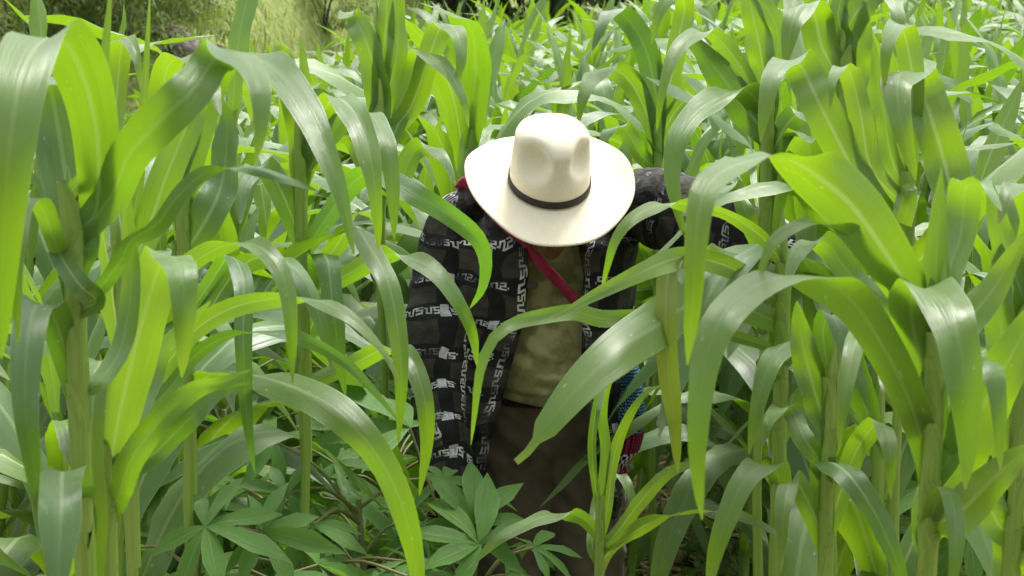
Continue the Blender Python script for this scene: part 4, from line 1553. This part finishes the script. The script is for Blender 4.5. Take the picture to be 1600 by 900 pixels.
def cassava(label, px, py, Y, nleaf, seed, size=.15, spread=.28, group='cassava plants below the maize', special=()):
    rg = random.Random(seed)
    top = at(px, py, Y)
    gz = ground_z(top.x, Y)
    root = empty('cassava_plant', (top.x, Y, gz))
    tag(root, label, 'cassava', group)
    h = max(top.z - gz, .2)
    ob('stem', tube('stem', [Vector((0, 0, -.02)), Vector((.02, .01, h * .5)), Vector((0, 0, h))], [.011, .009, .006], 12, 8, caps=True), M['stem'], root)
    org = Vector((top.x, Y, gz))
    for (hx, hy, hY, sz, nl, face) in special:
        hub = at(hx, hy, hY) - org
        cassava_leaf(root, Vector((0, 0, h * rg.uniform(.75, .95))), hub, Vector(face), sz, nl, rg)
    for k in range(nleaf + 4):
        a = k * 2.4 + rg.uniform(-.3, .3)
        t = rg.uniform(.45, 1)
        b = Vector((0, 0, h * t))
        r = spread * rg.uniform(.6, 1.15) * (1.2 - .5 * t)
        hub = b + Vector((math.cos(a) * r, math.sin(a) * r, rg.uniform(.0, .13)))
        face = Vector((math.cos(a) * .45 + rg.gauss(0, .15), math.sin(a) * .45 - .25 + rg.gauss(0, .15), 1))
        cassava_leaf(root, b, hub, face, size * rg.uniform(.8, 1.2), rg.choice((5, 7, 7)), rg)
    return root


cassava('cassava plant in front of the trousers with dark palm-shaped leaves', 735, 905, 3.45, 3, 1, .14, .18, special=(
    (744, 816, 3.38, .17, 7, (.1, -.75, .7)), (750, 850, 3.32, .19, 7, (.2, -.6, .8)), (640, 668, 3.42, .24, 5, (.25, -.35, .9))))
cassava('cassava plant at the foot of the long drooping maize leaf, left of the dark sleeve', 560, 780, 3.5, 7, 2, .15, .26, special=(
    (490, 820, 3.3, .16, 7, (0, -.5, .9)), (430, 690, 3.5, .16, 7, (-.1, -.5, .9))))
cassava('cassava plant low at the bottom edge beside the thick maize stalks', 300, 830, 3.1, 7, 3, .15, .26, special=(
    (322, 822, 2.95, .17, 7, (-.1, -.4, .9)), (410, 832, 3.0, .15, 7, (.1, -.6, .8))))
cassava('cassava plant with pale upper leaves in the middle of the low green patch', 430, 690, 3.9, 9, 4, .15, .30)
cassava('cassava plant half hidden behind the hanging spotted maize leaf', 350, 640, 4.3, 9, 5, .15, .30)
cassava('cassava plant close to the sleeve hem, under the patterned cuff', 610, 700, 4.1, 8, 6, .14, .26)
cassava('cassava plant deep between the maize stalks, highest of the low patch', 540, 590, 4.9, 9, 7, .15, .30)
cassava('cassava plant farthest back in the low patch, near the shoulder-side maize', 470, 560, 5.4, 9, 8, .15, .30)
cassava('cassava plant on the ground at the lower left corner behind the stalks', 235, 760, 3.7, 7, 9, .14, .26)
cassava('cassava plant at the bottom centre with leaves cut by the lower edge', 640, 930, 3.2, 6, 10, .15, .24)
cassava('cassava plant filling the gap under the arching maize leaf near the bottom edge', 480, 800, 3.35, 8, 21, .15, .28)
cassava('cassava plant between the two thick stalks and the bottom edge', 390, 770, 3.6, 8, 22, .15, .28)
cassava('cassava plant behind the cuff, half hidden by the dark sleeve', 660, 800, 4.35, 8, 23, .14, .26)
cassava('cassava plant at the back of the low patch beside a green stalk', 380, 600, 5.0, 8, 24, .15, .3)
cassava('cassava plant at the lower right corner behind the thick maize stalk', 1560, 760, 3.6, 8, 11, .13, .26)
cassava('cassava plant between the maize stalks right of the soil patch', 1390, 760, 4.3, 8, 12, .13, .26)
cassava('cassava plant behind the bag at the edge of the bare soil', 1130, 690, 5.6, 6, 13, .12, .24)

# ------------------------------------------------------------------ low weeds and dry litter on the soil


def scatter(name, label, cat, count, area, maker, m, seed):
    rg = random.Random(seed)
    V, UV, Fc = [], [], []
    for _ in range(count):
        x, y = area(rg)
        if name == 'weeds' and 4.9 < y < 7.2 and 985 < 800 + FPX * x / (y * 1.01) < 1110 and rg.random() < .75:
            continue
        maker(rg, x, y, ground_z(x, y), V, UV, Fc)
    o = ob(name, mesh(name, V, Fc, UV), m, kind='stuff')
    o['label'] = label
    o['category'] = cat
    return o


def blade(V, UV, Fc, p, d, L, w, bend, n=4):
    side = Vector((-d.y, d.x, 0)).normalized() if abs(d.x) + abs(d.y) > 1e-3 else Vector((1, 0, 0))
    b = len(V)
    for i in range(n + 1):
        t = i / n
        c = p + d * (L * t) + Vector((0, 0, -bend * L * t * t))
        hw = .5 * w * interp([0, .3, .6, 1], [.5, 1, .85, .03], t)
        V.append(c - side * hw)
        UV.append((0, t))
        V.append(c + side * hw)
        UV.append((1, t))
    for i in range(n):
        Fc.append((b + 2 * i, b + 2 * i + 1, b + 2 * i + 3, b + 2 * i + 2))


def mk_weed(rg, x, y, z, V, UV, Fc):
    k = rg.choice((0, 0, 1))
    for _ in range(rg.randint(4, 7)):
        a = rg.uniform(0, 6.28)
        el = rg.uniform(.5, 1.3)
        d = Vector((math.cos(a) * math.cos(el), math.sin(a) * math.cos(el), math.sin(el)))
        if k:
            blade(V, UV, Fc, Vector((x, y, z)), d, rg.uniform(.08, .26), rg.uniform(.006, .014), rg.uniform(.1, .6))
        else:
            q = Vector((x, y, z)) + Vector((rg.gauss(0, .03), rg.gauss(0, .03), rg.uniform(.01, .12)))
            blade(V, UV, Fc, q, d, rg.uniform(.04, .10), rg.uniform(.018, .04), rg.uniform(.2, .7))


def field_area(rg):
    y = rg.uniform(3.2, 9.5)
    return rg.uniform(-.36, .36) * y, y


scatter('weeds', 'low green weeds covering the soil between the maize rows', 'weeds', 5200, field_area, mk_weed, M['weed'], 5)


def mk_litter(rg, x, y, z, V, UV, Fc):
    a = rg.uniform(0, 6.28)
    d = Vector((math.cos(a), math.sin(a), rg.uniform(-.05, .25)))
    blade(V, UV, Fc, Vector((x, y, z + rg.uniform(.005, .03))), d, rg.uniform(.05, .28), rg.uniform(.004, .022), rg.uniform(0, .2), 3)


def soil_patch(rg):
    y = rg.uniform(4.6, 7.6)
    return (rg.uniform(960, 1180) - 800) / FPX * y * 1.01, y


scatter('plant_litter', 'dry straw and dead maize leaf scraps lying on the soil', 'litter', 4200, lambda rg: soil_patch(rg) if rg.random() < .35 else field_area(rg), mk_litter, M['dry'], 6)

# ------------------------------------------------------------------ hillside, shrubs, rocks and trees beyond the field


def hill_area(rg):
    y = rg.uniform(11, 34)
    x = rg.uniform(-.36, .05) * y
    while y < edge_y(x) + .4:
        y += rg.uniform(.5, 4)
    return x, y


def mk_grass(rg, x, y, z, V, UV, Fc):
    for _ in range(4):
        a = rg.uniform(0, 6.28)
        el = rg.uniform(.7, 1.4)
        d = Vector((math.cos(a) * math.cos(el), math.sin(a) * math.cos(el), math.sin(el)))
        blade(V, UV, Fc, Vector((x + rg.gauss(0, .08), y + rg.gauss(0, .08), z - .01)), d, rg.uniform(.12, .34), rg.uniform(.010, .022), rg.uniform(.1, .6), 3)


scatter('hill_grass', 'short yellow-green grass on the slope behind the left maize', 'grass', 9000, hill_area, mk_grass, M['grass'], 8)


def crown_mesh(name, seed, rx, ry, rz, n, size, clumps=26):
    rg = random.Random(seed)
    cs = []
    for _ in range(clumps):
        v = Vector((rg.gauss(0, 1), rg.gauss(0, 1), rg.gauss(0, 1))).normalized() * rg.uniform(.35, 1) ** .6
        cs.append((Vector((v.x * rx, v.y * ry, v.z * rz)), rg.uniform(.22, .42)))
    V, UV, Fc = [], [], []
    for _ in range(n):
        c, k = rg.choice(cs)
        v = Vector((rg.gauss(0, 1), rg.gauss(0, 1), rg.gauss(0, 1))).normalized() * rg.uniform(.5, 1)
        p = c + Vector((v.x * rx * k, v.y * ry * k, v.z * rz * k))
        d = (v + Vector((rg.gauss(0, .5), rg.gauss(0, .5), rg.gauss(-.1, .5)))).normalized()
        blade(V, UV, Fc, p, d, size * rg.uniform(.7, 1.3), size * rg.uniform(.3, .5), rg.uniform(.1, .5), 2)
    return mesh(name, V, Fc, UV)


CRS = [crown_mesh('foliage', 40 + k, 1, 1, .8, 6500, .075, 30) for k in range(3)]
CRT = [crown_mesh('crown', 60 + k, 1.9, 1.9, 2.3, 5200, .20, 40) for k in range(3)]
for m_ in CRT:
    m_.materials.append(M['bush'])
for m_ in CRS:
    m_.materials.append(M['bush_light'])


def shrub(label, px, py, Y, s, k):
    c = at(px, py, Y)
    g = ground_z(c.x, Y)
    o = empty('shrub', (c.x, Y, g), k * 1.3)
    tag(o, label, 'shrub', 'shrubs on the hillside')
    f = ob('foliage', CRS[k % 3], None, o)
    f.scale = (s, s, s)
    f.location = (0, 0, .72 * s)
    for j in range(3):
        a = j * 2.1 + k
        ob('stem', tube('stem', [Vector((0, 0, -.1)), Vector((.2 * math.cos(a) * s, .2 * math.sin(a) * s, .5 * s)), Vector((.5 * math.cos(a) * s, .5 * math.sin(a) * s, 1.0 * s))],
                        [.03 * s, .022 * s, .01 * s], 8, 6), M['bark'], o)


shrub('rounded green shrub in the top left corner of the hillside', 20, 40, 15.0, .9, 0)
shrub('broad shrub on the slope above the leftmost arching maize leaf', 95, 30, 16.5, 1.0, 1)
shrub('leafy shrub on the slope between the two upright maize spears', 205, 45, 15.5, .95, 2)
shrub('shrub left of the grey rocks on the slope', 262, 40, 17.0, .8, 3)
shrub('darker shrub higher up behind the corner shrub', 60, 0, 20.0, 1.1, 4)
shrub('shrub at the top edge above the maize spears', 150, 0, 21.0, 1.2, 5)
shrub('low shrub on the grassy slope right of the rocks', 430, 8, 21.0, .7, 6)
shrub('dark low shrub where the slope meets the maize rows', 505, 20, 20.0, .6, 7)


def rock_mesh(seed):
    bm = bmesh.new()
    bmesh.ops.create_icosphere(bm, subdivisions=3, radius=1)
    for v in bm.verts:
        q = v.co * 1.3 + Vector((seed * 7, 0, 0))
        v.co *= 1 + .35 * noise.noise(q) + .14 * noise.noise(q * 3)
        v.co.z *= .62
    me = bpy.data.meshes.new('rock')
    bm.to_mesh(me)
    bm.free()
    return me


for k, (px, Y, s, lab) in enumerate(((268, 16.0, .15, 'dark grey rock on the slope beside the shrub'), (290, 15.6, .17, 'pale brown rock low on the slope above the maize'),
                                     (322, 22.0, .34, 'long pale rock at the top edge of the slope'), (335, 15.8, .12, 'smallest pale rock on the slope'))):
    x = at(px, 60, Y).x
    o = ob('rock', rock_mesh(k), M['rock'])
    o.location = (x, Y, ground_z(x, Y) + .25 * s)
    o.scale = (s * 1.3, s, s)
    tag(o, lab, 'rock', 'rocks on the hillside')


def tree(label, px, Y, s, k):
    x = at(px, 10, Y).x
    o = empty('tree', (x, Y, ground_z(x, Y)), k * .9)
    tag(o, label, 'tree', 'trees behind the field')
    tr_ = ob('trunk', tube('trunk', [Vector((0, 0, -.3)), Vector((.1, 0, 1.5 * s)), Vector((.0, .15, 3.2 * s)), Vector((.15, .1, 5 * s))], [.2 * s, .15 * s, .12 * s, .05 * s], 14, 10, .01), M['bark'], o)
    for j in range(4):
        a = j * 1.6 + k
        ob('limb', tube('limb', [Vector((.05, .1, (1.6 + .35 * j) * s)), Vector((.9 * math.cos(a), .9 * math.sin(a), 2.6 + .4 * j)) * s, Vector((1.5 * math.cos(a), 1.5 * math.sin(a), 3.2 + .4 * j)) * s],
                        [.07 * s, .05 * s, .02 * s], 8, 6), M['bark'], tr_)
    f = ob('crown', CRT[k % 3], None, o)
    f.scale = (s, s, s)
    f.location = (0, 0, 2.75 * s)


for k, (px, Y, s, lab) in enumerate((
        (560, 30.5, 1.0, 'tree behind the tall upright maize whorl at the top edge'), (690, 31, 1.25, 'dark tree at the top edge left of the hat'),
        (780, 32, 1.1, 'dark tree at the top edge just left above the hat crown'), (860, 31, 1.35, 'dark tree at the top edge straight above the hat'),
        (960, 32, 1.2, 'tree at the top edge right of the hat behind the maize'), (1090, 31.5, 1.2, 'tree at the top edge behind the maize above the reaching arm'),
        (1240, 32, 1.3, 'tree at the top edge behind the pale bent-over blade'), (1400, 31, 1.2, 'tree at the top edge behind the right maize rows'),
        (1570, 31.5, 1.3, 'tree in the top right corner behind the maize'))):
    tree(lab, px, Y, s, k)
for k, (px, Y, s, lab) in enumerate((
        (720, 29.6, .9, 'dark bush under the trees left of the hat'), (810, 29.8, .95, 'dark bush under the trees above the hat'), (890, 29.6, .9, 'dark bush under the trees right above the hat'),
        (1010, 29.8, .9, 'bush under the trees behind the maize right of the hat'), (1140, 29.8, .9, 'bush under the trees above the reaching arm'),
        (1300, 29.8, 1.0, 'bush under the trees behind the right maize'), (1480, 29.8, 1.0, 'bush under the trees near the top right corner'))):
    shrub(lab, px, 10, Y, s, k)
